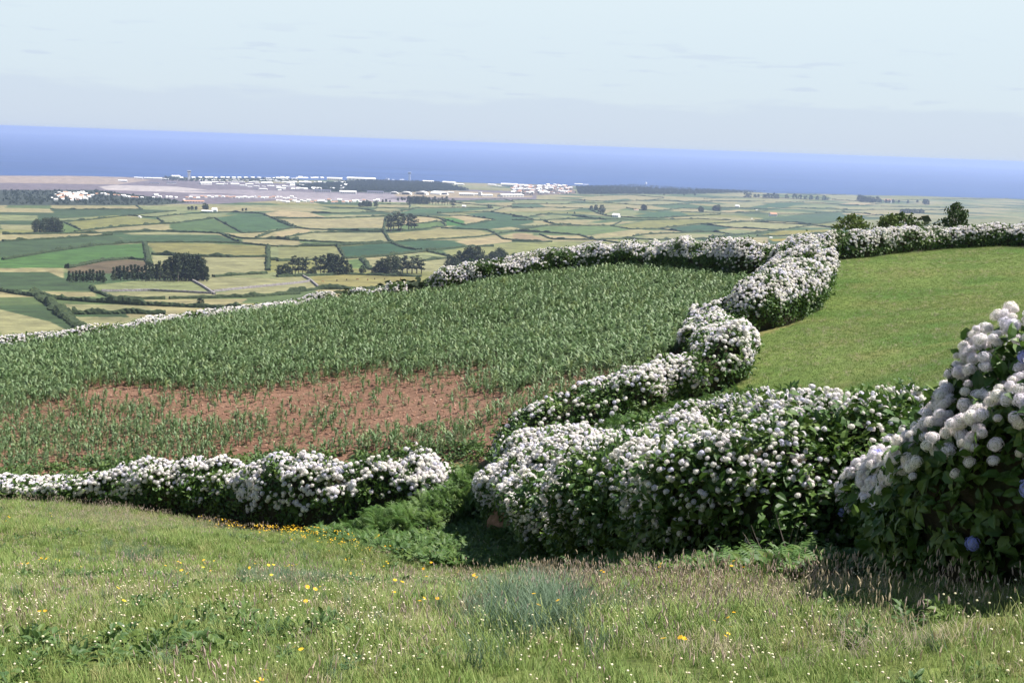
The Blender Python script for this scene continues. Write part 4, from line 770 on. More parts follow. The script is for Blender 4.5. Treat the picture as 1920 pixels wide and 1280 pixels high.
# ------------------------------------------------------------------ hedges and walls between the far fields
def strip(name, m, line, h, w, rag, far=True, step_px=5, parent=None):
    q, _ = poly_resample(np.array([(a, b, 0) for a, b in line], float), step_px); wpt = P(q[:, 0], q[:, 1], far)
    if len(wpt) < 3: return None
    dj = np.linalg.norm(wpt[1:, :2]-wpt[:-1, :2], axis=1); D = np.hypot(wpt[:, 0], wpt[:, 1]); st = max(1.2, min(6, D.mean()/500))
    wpt2, t = poly_resample(wpt, st); xy = wpt2[:, :2]
    for _ in range(6): xy[1:-1] = (xy[:-2]+xy[1:-1]*2+xy[2:])/4
    d = np.gradient(xy, axis=0); d /= np.hypot(d[:, 0], d[:, 1])[:, None]+1e-9; l = np.stack([d[:, 1], -d[:, 0]], -1)
    sec = [(-1, -.1), (-.95, .45), (-.6, .9), (0, 1.0), (.6, .9), (.95, .45), (1, -.1)] if rag else [(-1, -.1), (-.8, 1), (.8, 1), (1, -.1)]
    n = len(xy); z0 = H(xy[:, 0], xy[:, 1]); V_ = []
    if rag: hh = h*(.45+1.1*fbm(xy[:, 0]/9, xy[:, 1]/9, 3, 3))+h*.8*sstep(.66, .8, vn(xy[:, 0]/22, xy[:, 1]/22, 8)); ww = w*.5*(.6+.8*vn(xy[:, 0]/11, xy[:, 1]/11, 6))
    else: hh = h*(.9+.2*rng.random(n)); ww = w*.5*np.ones(n)
    for a, b in sec:
        jit = rng.normal(0, .10 if rag else .03, n); V_.append(np.column_stack([xy+l*(ww*a*(1+jit))[:, None], z0+hh*b*(1+jit*(b > 0))]))
    V_ = np.stack(V_, 1).reshape(-1, 3); k = len(sec); fi = np.arange(n*k).reshape(n, k)
    f = np.stack([fi[:-1, :-1], fi[1:, :-1], fi[1:, 1:], fi[:-1, 1:]], -1).reshape(-1, 4)
    ctr = np.array([xy[n//2, 0], xy[n//2, 1], z0[n//2]]); faces = [tuple(r) for r in f]+[tuple(fi[0][::-1]), tuple(fi[-1])]
    o = mesh_obj(name, V_-ctr, faces, m, parent); o.location = tuple(ctr); return o
for i, (ln, h, w) in enumerate(HEDGES):
    cxp = sum(a for a, b in ln)/len(ln); cyp = sum(b for a, b in ln)/len(ln)
    o = strip('field_hedge', MT['hedge'], ln, h*.85, w*.75, True)
    if o: tag(o, 'low dark green hedge dividing the patchwork fields of the valley', 'hedge', 'hedges between the valley fields')
SPEC = {0: 'wide dark hedge curving behind the flower ribbon, lowest on the valley floor at left', 1: 'thick free standing dark hedge between two straw fields at lower left of the valley', 2: 'broad hedge running down diagonally at the left edge of the valley', 20: 'broad upright hedge between the green field and the straw field above the tree row'}
for o in [o for o in C.objects if o.name.startswith('field_hedge')]:
    k = int(o.name.split('.')[1]) if '.' in o.name else 0
    if k in SPEC: o['label'] = SPEC[k]
for ln, lb in WALLS: tag(strip('stone_wall', MT['stone'], ln, 1.9, 2.0, False), lb, 'wall', 'drystone walls in the valley')
# ------------------------------------------------------------------ trees
def tree_proto(kind, k):
    tb, cb = MB(), MB()
    def clump(c, r, n, s):
        u = rng.normal(0, 1, (n, 3)); u /= np.linalg.norm(u, axis=1)[:, None]; u *= (rng.random(n)**.4*r)[:, None]; u[:, 2] *= .75
        for q in u:
            a = rng.normal(0, 1, 3)*.7+q/r; a /= np.linalg.norm(a)+1e-9; b = np.cross(a, rng.normal(0, 1, 3)); b /= np.linalg.norm(b); d = np.cross(a, b); ss = s*rng.uniform(.6, 1.2)
            cb.add([c+q+b*ss, c+q+d*ss*.7, c+q-b*ss*.9, c+q-d*ss*.7], [(0, 1, 2, 3)])
    if kind == 'pine': Ht, c0, cr, nc, s, m = 10, 1.0, 2.2, 60, .34, 'treeleaf'
    elif kind == 'euca': Ht, c0, cr, nc, s, m = 10, 2.8, 2.0, 38, .30, 'euca'
    elif kind == 'round': Ht, c0, cr, nc, s, m = 8, .5, 3.5, 85, .36, 'treeleaf'
    elif kind == 'bush': Ht, c0, cr, nc, s, m = 4, .1, 2.2, 34, .28, 'treeleaf'
    else: Ht, c0, cr, nc, s, m = 6, .8, 2.3, 150, .13, 'treeleaf2'
    ln = rng.normal(0, .03, 2)*Ht; top = np.array([ln[0], ln[1], Ht*.86])
    tb.tube([np.array([0, 0, -.6]), np.array([ln[0]*.2, ln[1]*.2, Ht*.3]), np.array([ln[0]*.6, ln[1]*.6, Ht*.6]), top], [Ht*.024, Ht*.018, Ht*.012, Ht*.004], 7)
    for i in range(nc):
        f = rng.random(); zz = c0+(Ht-c0)*f
        if kind == 'pine': rad_ = cr*(1.05-f*.9)*rng.uniform(.3, 1)
        elif kind == 'euca': rad_ = cr*math.sin(PI*min(1, f*.75+.22))*rng.uniform(.2, 1)
        else: rad_ = cr*math.sqrt(max(0, 1-(2*f-.75)**2/1.6))*rng.uniform(.45, 1)
        a = rng.uniform(0, 2*PI); c = np.array([ln[0]*f+rad_*math.cos(a), ln[1]*f+rad_*math.sin(a), zz])
        if i % 5 == 0 and kind != 'bush':
            st = np.array([ln[0]*f*.7, ln[1]*f*.7, max(.5, zz-rad_*.8)]); tb.tube([st, (st+c)/2+np.array([0, 0, .1]), c], [Ht*.008, Ht*.005, .02], 5)
        clump(c, (.24 if kind != 'near' else .11)*cr*rng.uniform(.8, 1.5)+.15, 20 if kind != 'near' else 26, s)
    return tb.obj('trunk', MT['bark'], lnk=False), cb.obj('crown', MT[m], lnk=False), Ht
TP = {k: [tree_proto(k, i) for i in range(4)] for k in ('pine', 'euca', 'round', 'bush', 'near')}
TN = {'pine': 'pine_tree', 'euca': 'eucalyptus_tree', 'round': 'broadleaf_tree', 'bush': 'bush', 'near': 'young_tree'}
TC = {'pine': 'tree', 'euca': 'tree', 'round': 'tree', 'bush': 'bush', 'near': 'tree'}
def put_tree(pos, h, kind, label, group=None, wide=1.0):
    t, c, Ht = TP[kind][rng.integers(0, 4)]; s = h/Ht; e = empty(TN[kind], pos, rng.uniform(0, 6.28)); e.scale = (s*wide, s*wide, s)
    tag(e, label, TC[kind], group)
    for q in (t, c):
        n = q.copy(); C.objects.link(n); n.parent = e
    return e
def trees(Z, lst, kind, label, group=None, wide=1.0, jit=0):
    for x, top, base in lst:
        px, pb = Z([(x, base)])[0]; pt = Z([(x, top)])[0][1]; w = P([px], [pb], True)[0]; D = math.hypot(w[0], w[1])
        put_tree(w, max(2.0, (pb-pt)*D/FPX*1.04), kind, label, group, wide)
trees(Z1, [(x, 1152+abs(x-330)*.08+rng.uniform(-12, 8), 1238+rng.uniform(-5, 6)) for x in range(200, 465, 26)], 'pine', 'dark pine in the short row left of the long dark row', 'pines of the short left row', 1.15)
trees(Z1, [(x, np.interp(x, [530, 620, 760, 900, 1000, 1100, 1190, 1240], [1128, 1115, 1130, 1090, 1050, 1042, 1060, 1130])+rng.uniform(-10, 10), 1226+rng.uniform(-8, 6)) for x in range(530, 1245, 27)], 'pine', 'dark pine in the long row below the straw fields', 'pines of the long dark row', 1.1)
trees(Z1, [(x, t, 1222) for x, t in ((1010, 1045), (1080, 1038), (1150, 1045), (1195, 1070))], 'round', 'tall broad dark tree at the right end of the long row', 'broad trees ending the long row', .62)
trees(Z2, [(20, 835, 912), (55, 828, 912), (85, 845, 912), (270, 850, 905), (240, 860, 905)], 'round', 'dark bushy tree in the row above the cow field, left part', 'bushy trees above the cow field')
trees(Z2, [(112, 775, 905), (135, 770, 905), (160, 772, 905), (190, 772, 905), (215, 780, 905), (290, 768, 900), (325, 770, 900), (350, 752, 900)], 'euca', 'slender bare trunked eucalyptus in the row above the cow field', 'slender eucalyptus above the cow field', 1.2)
trees(Z2, [(385, 750, 900), (415, 755, 900), (450, 760, 900), (485, 775, 898), (520, 795, 898), (550, 825, 895)], 'pine', 'dense dark tree ending the row above the cow field', 'dense trees above the cow field', 1.5)
trees(Z2, [(640, 835, 890), (720, 845, 890), (760, 800, 890), (800, 785, 895), (850, 768, 898), (890, 775, 895)], 'round', 'spreading grey green tree left of the gap in the wooded gully', 'spreading trees of the wooded gully')
trees(Z2, [(940, 780, 890), (975, 765, 890), (1010, 762, 892), (1045, 765, 892), (1080, 785, 892)], 'euca', 'eucalyptus with grey stems beside the pasture hedge in the gully', 'eucalyptus of the gully', 1.7)
trees(Z2, [(1290, 765, 862), (1330, 770, 862), (1370, 730, 858), (1440, 708, 862), (1480, 700, 865), (1520, 735, 862), (1560, 760, 862), (1620, 735, 850), (1660, 715, 850), (1700, 728, 845), (1770, 755, 835), (1820, 748, 832), (1870, 755, 828)], 'round', 'grey green gum tree rising behind the far hydrangea hedge', 'gum trees behind the far hydrangea hedge', .9)
trees(Z3, [(20, 745, 825), (70, 740, 820), (120, 765, 818), (230, 765, 805), (300, 700, 790), (335, 705, 790), (365, 740, 785), (500, 735, 765), (560, 740, 762)], 'round', 'grey green bushy tree below the climbing stone wall', 'bushy trees below the climbing wall')
trees(Z2, [(832, 458, 572), (850, 462, 575), (872, 452, 570), (908, 440, 572), (925, 450, 572), (985, 452, 568), (1005, 450, 566), (1028, 462, 566)], 'euca', 'tall thin eucalyptus in the isolated clump amid the straw fields', 'isolated clump of tall eucalyptus', 1.5)
trees(Z2, [(620, 360, 392), (645, 350, 392), (675, 345, 392), (693, 352, 390), (738, 350, 388), (790, 338, 358), (815, 335, 357), (845, 342, 357), (905, 325, 346), (935, 320, 346), (955, 325, 345)], 'round', 'dark tree by the airfield plain left of the dense grove', 'dark trees left of the dense grove')
trees(Z2, [(x, 318+rng.uniform(-3, 6), 372) for x in (985, 1005, 1025, 1048, 1070, 1095, 1118, 1133)], 'round', 'dense dark tree of the grove below the white hangars', 'dense grove below the hangars', .8)
trees(Z2, [(1165, 322, 374), (1190, 318, 376), (1208, 325, 374), (1235, 320, 376), (1255, 330, 380), (1278, 318, 378), (1312, 330, 396), (1325, 340, 396), (1580, 374, 406), (1600, 378, 406)], 'euca', 'thin dark tree standing right of the dense grove', 'thin trees right of the grove', 1.8)
trees(Z1, [(55, 775, 862), (90, 765, 865), (125, 780, 865), (20, 770, 865), (-40, 780, 865)], 'round', 'big dark tree at the left edge above the green crop field', 'big dark trees at the left edge')
trees(Z1, [(1095, 672, 696), (1120, 668, 696), (1150, 670, 696), (1215, 648, 690), (1230, 655, 690), (1500, 684, 702), (1525, 682, 702)], 'round', 'dark tree near the long white farm buildings', 'trees near the long white farm buildings')
trees(Z3, [(595, 385, 415), (630, 380, 418), (670, 382, 440), (985, 376, 420), (1000, 385, 420), (1412, 390, 430), (1425, 398, 430), (1520, 385, 425), (1545, 380, 425), (1140, 292, 305), (1290, 295, 308), (1370, 290, 306), (545, 335, 350), (262, 360, 372), (415, 432, 442), (470, 430, 444)], 'round', 'lone dark tree standing in a hedge of the far patchwork', 'lone trees of the far patchwork')
trees(Z4, [(315, 283, 322), (340, 290, 322), (380, 298, 322), (405, 300, 322), (450, 300, 328), (480, 295, 330), (520, 292, 330), (550, 298, 330), (620, 302, 330), (680, 298, 332), (720, 305, 334), (760, 310, 336), (800, 308, 338), (850, 312, 338), (900, 310, 340), (930, 325, 340)], 'bush', 'dark bushy tree in the long belt near the shore', 'long tree belt near the shore')
trees(Z4, [(1165, 306, 352), (1190, 312, 356), (1215, 318, 360), (1240, 318, 360), (1270, 325, 362), (1300, 320, 360), (1320, 335, 360), (1365, 338, 362), (1390, 340, 362), (1420, 338, 362), (1460, 342, 362), (1655, 338, 376), (1675, 342, 376), (1530, 345, 365), (1600, 342, 362)], 'round', 'dark tree of the far right groups near the red roofed farm', 'far right tree groups')
trees(Z4, [(x, 412+rng.uniform(-3, 5), 440) for x in range(1480, 1660, 18)], 'bush', 'dark bush in the row of scrub amid the far right fields', 'scrub row of the far right fields')
trees(Z5, [(1185, 240, 296)], 'round', 'small round dark tree standing in the lowest valley hedge above the flower ribbon', None, 1.2)
def near_tree(px, ptop, D, kind, label, wide=1.0, group=None):
    r_ = ray([px], [ptop])[0]; x, y = r_[0]*D, r_[1]*D; z = float(H(x, y)); put_tree((x, y, z), r_[2]*D-z, kind, label, group, wide)
near_tree(1608, 408, 150, 'near', 'small round green tree just beyond the pasture hedge, alone left of the others', 1.0)
near_tree(1668, 408, 160, 'near', 'thin leafed young tree beyond the pasture hedge, left of the darker one', .75)
near_tree(1697, 405, 165, 'near', 'darker green young tree right beside the thin leafed one beyond the hedge', .8)
near_tree(1795, 385, 150, 'near', 'largest green tree at the right edge beyond the pasture hedge', .6)
#near_tree(1850, 398, 155, 'near', 'green tree at the extreme right beyond the pasture hedge', .8)
near_tree(1745, 428, 150, 'bush', 'low bush behind the pasture hedge left of the largest tree', 1.2)
near_tree(770, 530, 150, 'bush', 'dark scrub behind the gap between the field rim hedges', 2.2)
near_tree(700, 545, 150, 'bush', 'low scrub behind the three small hydrangea bushes', 2.5)
def _wc(i):
    o = TP['bush'][i][1].copy(); o.data = o.data.copy(); o.data.materials[0] = MT['woodleaf']; return o
PR_WOOD = protos('wood_crowns', [_wc(i) for i in range(4)])
# canopy of the woods round the airfield
def woods(Z, poly, sp, h0, h1, lab):
    q, px, py = field_points(Z(poly), sp, True); n = len(q)
    if n == 0: return
    r = upright(n, .05); tag(scatter('woods', PR_WOOD, q-np.array([0, 0, .5]), r, rng.uniform(h0, h1, n)), lab, 'woods', kind='stuff')
woods(Z2, [(130,238),(400,212),(700,196),(1200,206),(1440,268),(900,283),(300,275)], 26, 1.6, 3.2, 'blue green woods on the low hill behind the runway')
woods(Z1, [(-300,550),(400,550),(850,606),(1100,640),(850,656),(-300,656)], 30, .9, 1.9, 'dark woods round the white village at the left')
woods(Z3, [(480,242),(900,228),(1300,252),(1900,280),(1300,296),(500,296)], 30, 1.6, 3.0, 'dark shore woods right of the far town')
woods(Z3, [(0,240),(440,240),(480,290),(100,306),(0,300)], 60, 1.0, 2.0, 'trees scattered between the houses of the far town')
woods(Z1, [(1040,455),(1920,462),(1920,485),(1040,482)], 34, 1.2, 2.4, 'dark green strip of trees behind the crest houses')
woods(Z1, [(900,448),(1040,448),(1060,480),(900,475)], 34, 1.2, 2.4, 'dark trees on the shore crest beside the control tower')
# ------------------------------------------------------------------ buildings
def house_proto(kind):
    w, r = MB(), MB(); g = MB()
    if kind == 'house':
        w.box(-5, 5, -3.5, 3.5, -1, 3.2); w.add([(-5,-3.5,3.2),(-5,3.5,3.2),(-5,0,5.2),(5,-3.5,3.2),(5,3.5,3.2),(5,0,5.2)], [(0,2,1),(3,4,5)])
        for s in (-1, 1): r.add([(-5.4,s*4,2.95),(5.4,s*4,2.95),(5.4,0,5.45),(-5.4,0,5.45),(-5.4,s*4,3.15),(5.4,s*4,3.15),(5.4,0,5.65),(-5.4,0,5.65)], [(0,1,2,3),(4,7,6,5),(0,4,5,1),(2,6,7,3),(0,3,7,4),(1,5,6,2)])
        for x in (-3, 0, 3): g.box(x-.5, x+.5, -3.56, -3.5, 1, 2.3)
    elif kind == 'long':
        w.box(-15, 15, -4, 4, -1, 3.6); w.add([(-15,-4,3.6),(-15,4,3.6),(-15,0,5.2),(15,-4,3.6),(15,4,3.6),(15,0,5.2)], [(0,2,1),(3,4,5)])
        for s in (-1, 1): r.add([(-15.5,s*4.5,3.4),(15.5,s*4.5,3.4),(15.5,0,5.5),(-15.5,0,5.5),(-15.5,s*4.5,3.6),(15.5,s*4.5,3.6),(15.5,0,5.75),(-15.5,0,5.75)], [(0,1,2,3),(4,7,6,5),(0,4,5,1),(2,6,7,3),(0,3,7,4),(1,5,6,2)])
        for x in range(-12, 13, 4): g.box(x-.8, x+.8, -4.06, -4, 1, 2.5)
    elif kind == 'hangar':
        n = 12; pr = [(15*math.cos(PI*i/n), 1+9*math.sin(PI*i/n)) for i in range(n+1)]
        for y0, y1 in ((-14, 14),): r.add([(x, y, z) for y in (y0, y1) for x, z in pr], [(i, i+1, n+2+i, n+1+i) for i in range(n)])
        w.add([(x, -13.9, z) for x, z in pr], [tuple(range(n+1))]); w.add([(x, 13.9, z) for x, z in pr], [tuple(range(n, -1, -1))]); w.box(-15, 15, -14, 14, -1, 1)
        g.box(-9, 9, -14.1, -14, 1, 6)
    elif kind == 'tower':
        w.box(-2.2, 2.2, -2.2, 2.2, -1, 12); w.box(-3.4, 3.4, -3.4, 3.4, 12, 13); g.box(-3, 3, -3, 3, 13, 15.2); r.box(-3.6, 3.6, -3.6, 3.6, 15.2, 16)
    elif kind == 'dome':
        w.box(-4, 4, -4, 4, -1, 4); bm = bmesh.new(); bmesh.ops.create_uvsphere(bm, u_segments=16, v_segments=10, radius=4.5); r.add([np.array(v.co[:])+(0, 0, 6.5) for v in bm.verts], [[v.index for v in f.verts] for f in bm.faces]); bm.free(); g.box(-.6, .6, -4.06, -4, 0, 2)
    elif kind == 'block':
        w.box(-8, 8, -7, 7, -1, 11); r.box(-8.3, 8.3, -7.3, 7.3, 11, 11.6)
        for z in (1.5, 4.8, 8): 
            for x in (-6, -3, 0, 3, 6): g.box(x-.7, x+.7, -7.06, -7, z, z+1.6)
    return w, r, g
HP = {}
for k, wd in (('house', 10), ('long', 30), ('hangar', 30), ('tower', 6.8), ('dome', 9), ('block', 16)):
    w, r, g = house_proto(k); HP[k] = (w.obj('walls', MT['wall'], lnk=False), r.obj('roof', MT['roofp'], lnk=False), g.obj('windows', MT['glass'], lnk=False), wd)
def variant(o, m): n = o.copy(); n.data = o.data.copy(); n.data.materials[0] = m; return n
ROOFS = {(k, rn): variant(HP[k][1], MT[rn]) for k in HP for rn in ('roof', 'roofp', 'roofd')}
def building(pos, width, kind, label, group=None, rz=None, roof='roofp', hs=1.0, name=None, cat=None):
    w, r, g, wd = HP[kind]; s = width/wd; e = empty(name or {'house': 'house', 'long': 'long_building', 'hangar': 'hangar', 'tower': 'control_tower', 'dome': 'radar_dome', 'block': 'concrete_block'}[kind], pos, rng.normal(0, .35) if rz is None else rz)
    e.scale = (s, s, s*hs); tag(e, label, cat or {'house': 'house', 'long': 'building', 'hangar': 'hangar', 'tower': 'tower', 'dome': 'radar dome', 'block': 'building'}[kind], group)
    az_ = math.atan2(pos[0], pos[1]); e.rotation_euler[2] -= az_
    for q in (w, ROOFS[(kind, roof)], g):
        n = q.copy(); n.name = {'w': 'walls', 'r': 'roof'}.get(q.name[0], 'window'); C.objects.link(n); n.parent = e
    return e
def bld(Z, lst, kind, label, group=None, roofs=('roofp',), hs=1.0, name=None, cat=None):
    for i, (x, y, wz) in enumerate(lst):
        px, py = Z([(x, y)])[0]; w = P([px], [py], True)[0]; D = math.hypot(w[0], w[1]); building(w, wz/4*D/FPX, kind, label, group, None, roofs[rng.integers(0, len(roofs))], hs, name, cat)
bld(Z1, [(x, 461, w) for x, w in ((1040,24),(1130,26),(1180,26),(1230,28),(1265,28),(1300,22),(1350,28),(1390,26),(1435,26),(1475,26),(1525,26),(1575,26),(1625,24))], 'house', 'small white house in the even row along the shore crest', 'row of houses on the shore crest')
bld(Z1, [(720,460,60),(795,462,60),(860,464,62),(920,468,46),(1690,462,56),(1760,464,66),(1830,463,46),(1885,463,44)], 'long', 'long white barrack on the shore crest', 'barracks on the shore crest')
bld(Z1, [(600,482,62),(1220,504,96),(1330,508,54),(1372,502,34),(1440,506,64),(1550,508,56),(1612,500,34),(1680,502,84),(1845,494,66),(1655,544,58),(1775,548,34)], 'long', 'long white building on the slope between runway and shore', 'white buildings between runway and shore')
bld(Z1, [(840,500,66),(965,498,66),(612,486,40),(1600,543,36)], 'long', 'long building with dark roof beside the runway', 'dark roofed buildings by the runway', ('roofd',))
bld(Z1, [(1098,470,26)], 'tower', 'tall white tower with round top on the shore crest, leftmost', None, hs=1.1)
bld(Z1, [(995,452,60)], 'house', 'broad roofed pavilion on the shore crest left of the round topped tower', None, hs=.5)
r2 = np.random.default_rng(3)
bld(Z1, [(60+320*r2.beta(2, 2), 565+65*r2.beta(2, 2), r2.uniform(15, 28)) for _ in range(100)], 'house', 'small white house in the crowded village below the runway', 'houses of the crowded left village', ('roofp', 'roofp', 'roof'))
bld(Z1, [(r2.uniform(400, 500), r2.uniform(575, 590), 18) for _ in range(6)]+[(540,588,20),(570,592,20),(605,596,30),(640,606,30),(675,606,24),(705,608,24),(745,606,20),(830,606,20),(850,590,30),(880,600,24),(930,603,22),(960,604,24),(1000,606,20),(1062,622,16),(1085,608,22),(1112,604,22)]+[(x, 604+r2.uniform(-6, 8), r2.uniform(14, 26)) for x in range(1140, 1900, 27)], 'house', 'small white house in the line along the near side of the runway', 'houses along the near side of the runway', ('roofp', 'roofp', 'roof'))
bld(Z1, [(r2.uniform(1150, 3600), 0, r2.uniform(20, 44)) for _ in range(0)]+[(x+r2.uniform(-8,8), y+r2.uniform(-3,3), r2.uniform(26, 52)) for y, a, b in ((474, 1180, 1900), (488, 1240, 1900), (520, 1500, 1900)) for x in range(a, b, 52)], 'long', 'small white building on the slope behind the crest houses', 'white buildings behind the crest houses')
bld(Z1, [(1130,640,150)], 'long', 'very long low pinkish building between runway and fields', None, ('roof',), .6)
bld(Z2, [(x, 352+r2.uniform(-10, 12), r2.uniform(18, 32)) for x in range(0, 760, 26)], 'house', 'small white house near the fields below the middle of the runway', 'houses below the middle of the runway', ('roofp', 'roofp', 'roof'))
bld(Z2, [(40,186,66),(100,218,60),(130,190,40),(210,218,90),(430,192,110),(350,213,42),(455,214,66),(340,186,30),(190,262,74)], 'long', 'white barrack on the wooded hill by the shore', 'barracks on the wooded hill')
bld(Z2, [(520*r2.random(), r2.choice([182,214,238,262])+r2.uniform(-4,4), r2.uniform(16, 34)) for _ in range(44)], 'house', 'small white house among the trees left of the wooded hill', 'houses left of the wooded hill')
bld(Z2, [(190,184,34),(280,184,30)], 'house', 'white house rising above the barracks on the crest', 'taller houses on the crest', hs=.8)
bld(Z2, [(630,194,205)], 'long', 'longest white building on the crest of the wooded hill', None, hs=.6)
bld(Z2, [(825,196,24)], 'block', 'white stepped tower block on the crest of the wooded hill', None, hs=1.0)
bld(Z2, [(990,200,22)], 'tower', 'slender white water tower on the crest right of the stepped block', None, hs=1.3, name='water_tower')
bld(Z2, [(925,194,16),(942,194,16),(870,194,14)], 'house', 'tiny white hut on the crest near the slender water tower', 'tiny huts near the water tower')
bld(Z2, [(1130,210,84),(1290,222,110),(1370,228,60),(1610,232,60),(1740,238,120),(1850,238,70),(1660,238,40)], 'long', 'white building in the shore row right of the water tower', 'shore row right of the water tower')
bld(Z2, [(340,280,120),(735,290,120)], 'long', 'long dark roofed shed at the foot of the wooded hill', 'dark sheds at the foot of the hill', ('roofd',), .8)
bld(Z2, [(530,293,120)], 'long', 'long white shed between the two dark roofed sheds', None)
bld(Z2, [(875,296,66),(965,300,86),(1080,300,96)], 'hangar', 'white arched hangar beside the apron', 'white hangars beside the apron', hs=.8)
bld(Z2, [(1215,300,104)], 'hangar', 'largest white hangar in the middle of the apron', None, hs=.75)
bld(Z2, [(1300,288,50),(1420,308,110),(1570,314,90),(1480,302,60)], 'long', 'cream warehouse right of the largest hangar', 'cream warehouses right of the hangars')
bld(Z2, [(1520,310,24)], 'block', 'white square tower block among the cream warehouses', None, hs=1.8)
bld(Z2, [(1750,316,220)], 'long', 'very long cream warehouse at the right end of the apron', None, hs=.5)
bld(Z3, [(450*r2.random(), 232+62*r2.random(), r2.uniform(14, 30)) for _ in range(105)], 'house', 'small pale house in the far town right of the apron', 'houses of the far town', ('roofp', 'roofp', 'roof'))
bld(Z3, [(405,226,20),(500,228,60),(555,230,40),(20,232,60),(80,234,60),(200,238,60),(640,232,20),(740,228,20),(860,234,20),(1385,250,18),(1745,252,24)], 'long', 'small white building spread along the shore beyond the woods', 'white buildings along the far shore')
bld(Z3, [(1005,226,16)], 'dome', 'white radar dome alone on the dark shore woods', None)
bld(Z1, [(1235,712,80)], 'long', 'long white farm building in the fields, left of its shorter twin', None)
bld(Z1, [(1290,710,36)], 'house', 'short white farm house at the right end of the long white farm building', None, hs=1.5)
bld(Z1, [(730,752,24)], 'house', 'tiny white hut at the crossing of hedges in the left fields', None)
bld(Z2, [(1400,394,28)], 'house', 'tiny white hut in the large green field below the grove', None)
bld(Z3, [(782,470,52)], 'house', 'white farm house beside the dark hedge junction in the middle patchwork', None)
bld(Z3, [(930,418,46)], 'long', 'grey brown farm building by the lone trees of the middle patchwork', None, ('roof',))
bld(Z3, [(1690,394,30)], 'house', 'small white house in the far pale field near the centre right', None)
bld(Z4, [(517,462,50)], 'house', 'cream house with red roof in the right hand fields', None, ('roof',))
bld(Z4, [(1070,512,32)], 'house', 'small grey white hut at the edge of the big green field on the right', None)
bld(Z4, [(1380,360,44)], 'house', 'red roofed farm among the far right trees', None, ('roof',))
bld(Z4, [(502,628,20)], 'house', 'tiny white hut beside the yellow field', None)
bld(Z4, [(360,484,12),(395,418,12)], 'house', 'tiny white field hut in the middle right patchwork', 'tiny field huts of the middle right')
# tiled barn behind the far hedge: only its roof shows
d0 = ray([1180], [464])[0]*150; bz = float(H(d0[0], d0[1])); hb_ = d0[2]-bz
building((d0[0], d0[1], bz), 9.5, 'long', 'low barn with reddish tiled roof showing just above the far hydrangea hedge', None, .15, 'roof', hb_/(5.75*9.5/30), 'barn', 'barn')
# ------------------------------------------------------------------ cows
def cow_mesh():
    bm_v = [(0,0,1.15,.34),(.55,0,1.18,.36),(-.55,0,1.2,.34),(-.85,0,1.2,.22),(.85,0,1.2,.26),(1.15,0,1.05,.16),(1.4,0,.75,.13),(1.62,0,.5,.08),
            (.7,.22,.8,.14),(.72,.24,.42,.07),(.7,.24,.04,.06),(.7,-.22,.8,.14),(.66,-.24,.42,.07),(.7,-.24,.04,.06),
            (-.75,.24,.85,.17),(-.92,.25,.48,.07),(-.85,.25,.04,.06),(-.75,-.24,.85,.17),(-.86,-.25,.48,.07),(-.8,-.25,.04,.06),(-1.05,0,1.1,.04),(-1.1,0,.6,.03)]
    ed = [(0,1),(0,2),(2,3),(1,4),(4,5),(5,6),(6,7),(1,8),(8,9),(9,10),(1,11),(11,12),(12,13),(2,14),(14,15),(15,16),(2,17),(17,18),(18,19),(3,20),(20,21)]
    me = bpy.data.meshes.new('cow'); me.from_pydata([v[:3] for v in bm_v], ed, []); o = bpy.data.objects.new('cow', me); C.objects.link(o)
    sm = o.modifiers.new('skin', 'SKIN'); sm.use_smooth_shade = True
    if not me.skin_vertices: 
        bpy.context.view_layer.objects.active = o
    bmx = bmesh.new(); bmx.from_mesh(me); ly = bmx.verts.layers.skin.verify(); bmx.verts.ensure_lookup_table()
    for i, v in enumerate(bm_v): bmx.verts[i][ly].radius = (v[3], v[3]); bmx.verts[i][ly].use_root = (i == 0)
    bmx.to_mesh(me); bmx.free(); sb = o.modifiers.new('sub', 'SUBSURF'); sb.levels = 1; sb.render_levels = 1
    dg = bpy.context.evaluated_depsgraph_get(); m2_ = bpy.data.meshes.new_from_object(o.evaluated_get(dg)); m2_.name = 'cow'; bpy.data.objects.remove(o); return m2_
cmesh = cow_mesh(); cmesh.materials.clear()
COWM = [mat('brown_cow_hide', (.16,.07,.035), vary=.2), mat('dark_cow_hide', (.05,.03,.022), vary=.2), mat('tan_cow_hide', (.34,.20,.10), vary=.2)]
horn = MB()
for s in (-1, 1): horn.tube([(1.18, s*.08, 1.14), (1.2, s*.22, 1.22), (1.26, s*.26, 1.34)], [.03, .022, .008], 5)
hornm = horn.obj('horns', mat('horn', (.6, .55, .45)), lnk=False)
for x, y, mi, rz, lb in [(340,958,2,0,'tan cow grazing low, leftmost of the herd on the straw field'),(447,950,1,1.2,'dark cow facing away, second from the left of the herd'),(520,943,1,1.5,'dark cow standing end on, third from the left of the herd'),(600,941,0,.5,'brown cow walking broadside in the middle of the herd'),
        (678,943,0,1.3,'brown cow just right of the broadside walking cow'),(730,937,1,1.7,'small dark cow, sixth from the left of the herd'),(805,937,1,1.4,'dark cow second from the right of the herd'),(925,936,0,1.6,'brown cow farthest right, apart from the herd')]:
    px, py = Z2([(x, y)])[0]; w = P([px], [py], True)[0]; m = cmesh.copy(); m.materials.append(COWM[mi]); o = bpy.data.objects.new('cow', m); C.objects.link(o); o.location = tuple(w); o.rotation_euler = (0, 0, rz); o.scale = (1.25,)*3
    tag(o, lb, 'cow', 'cows grazing in the valley pasture'); hn = hornm.copy(); C.objects.link(hn); hn.parent = o
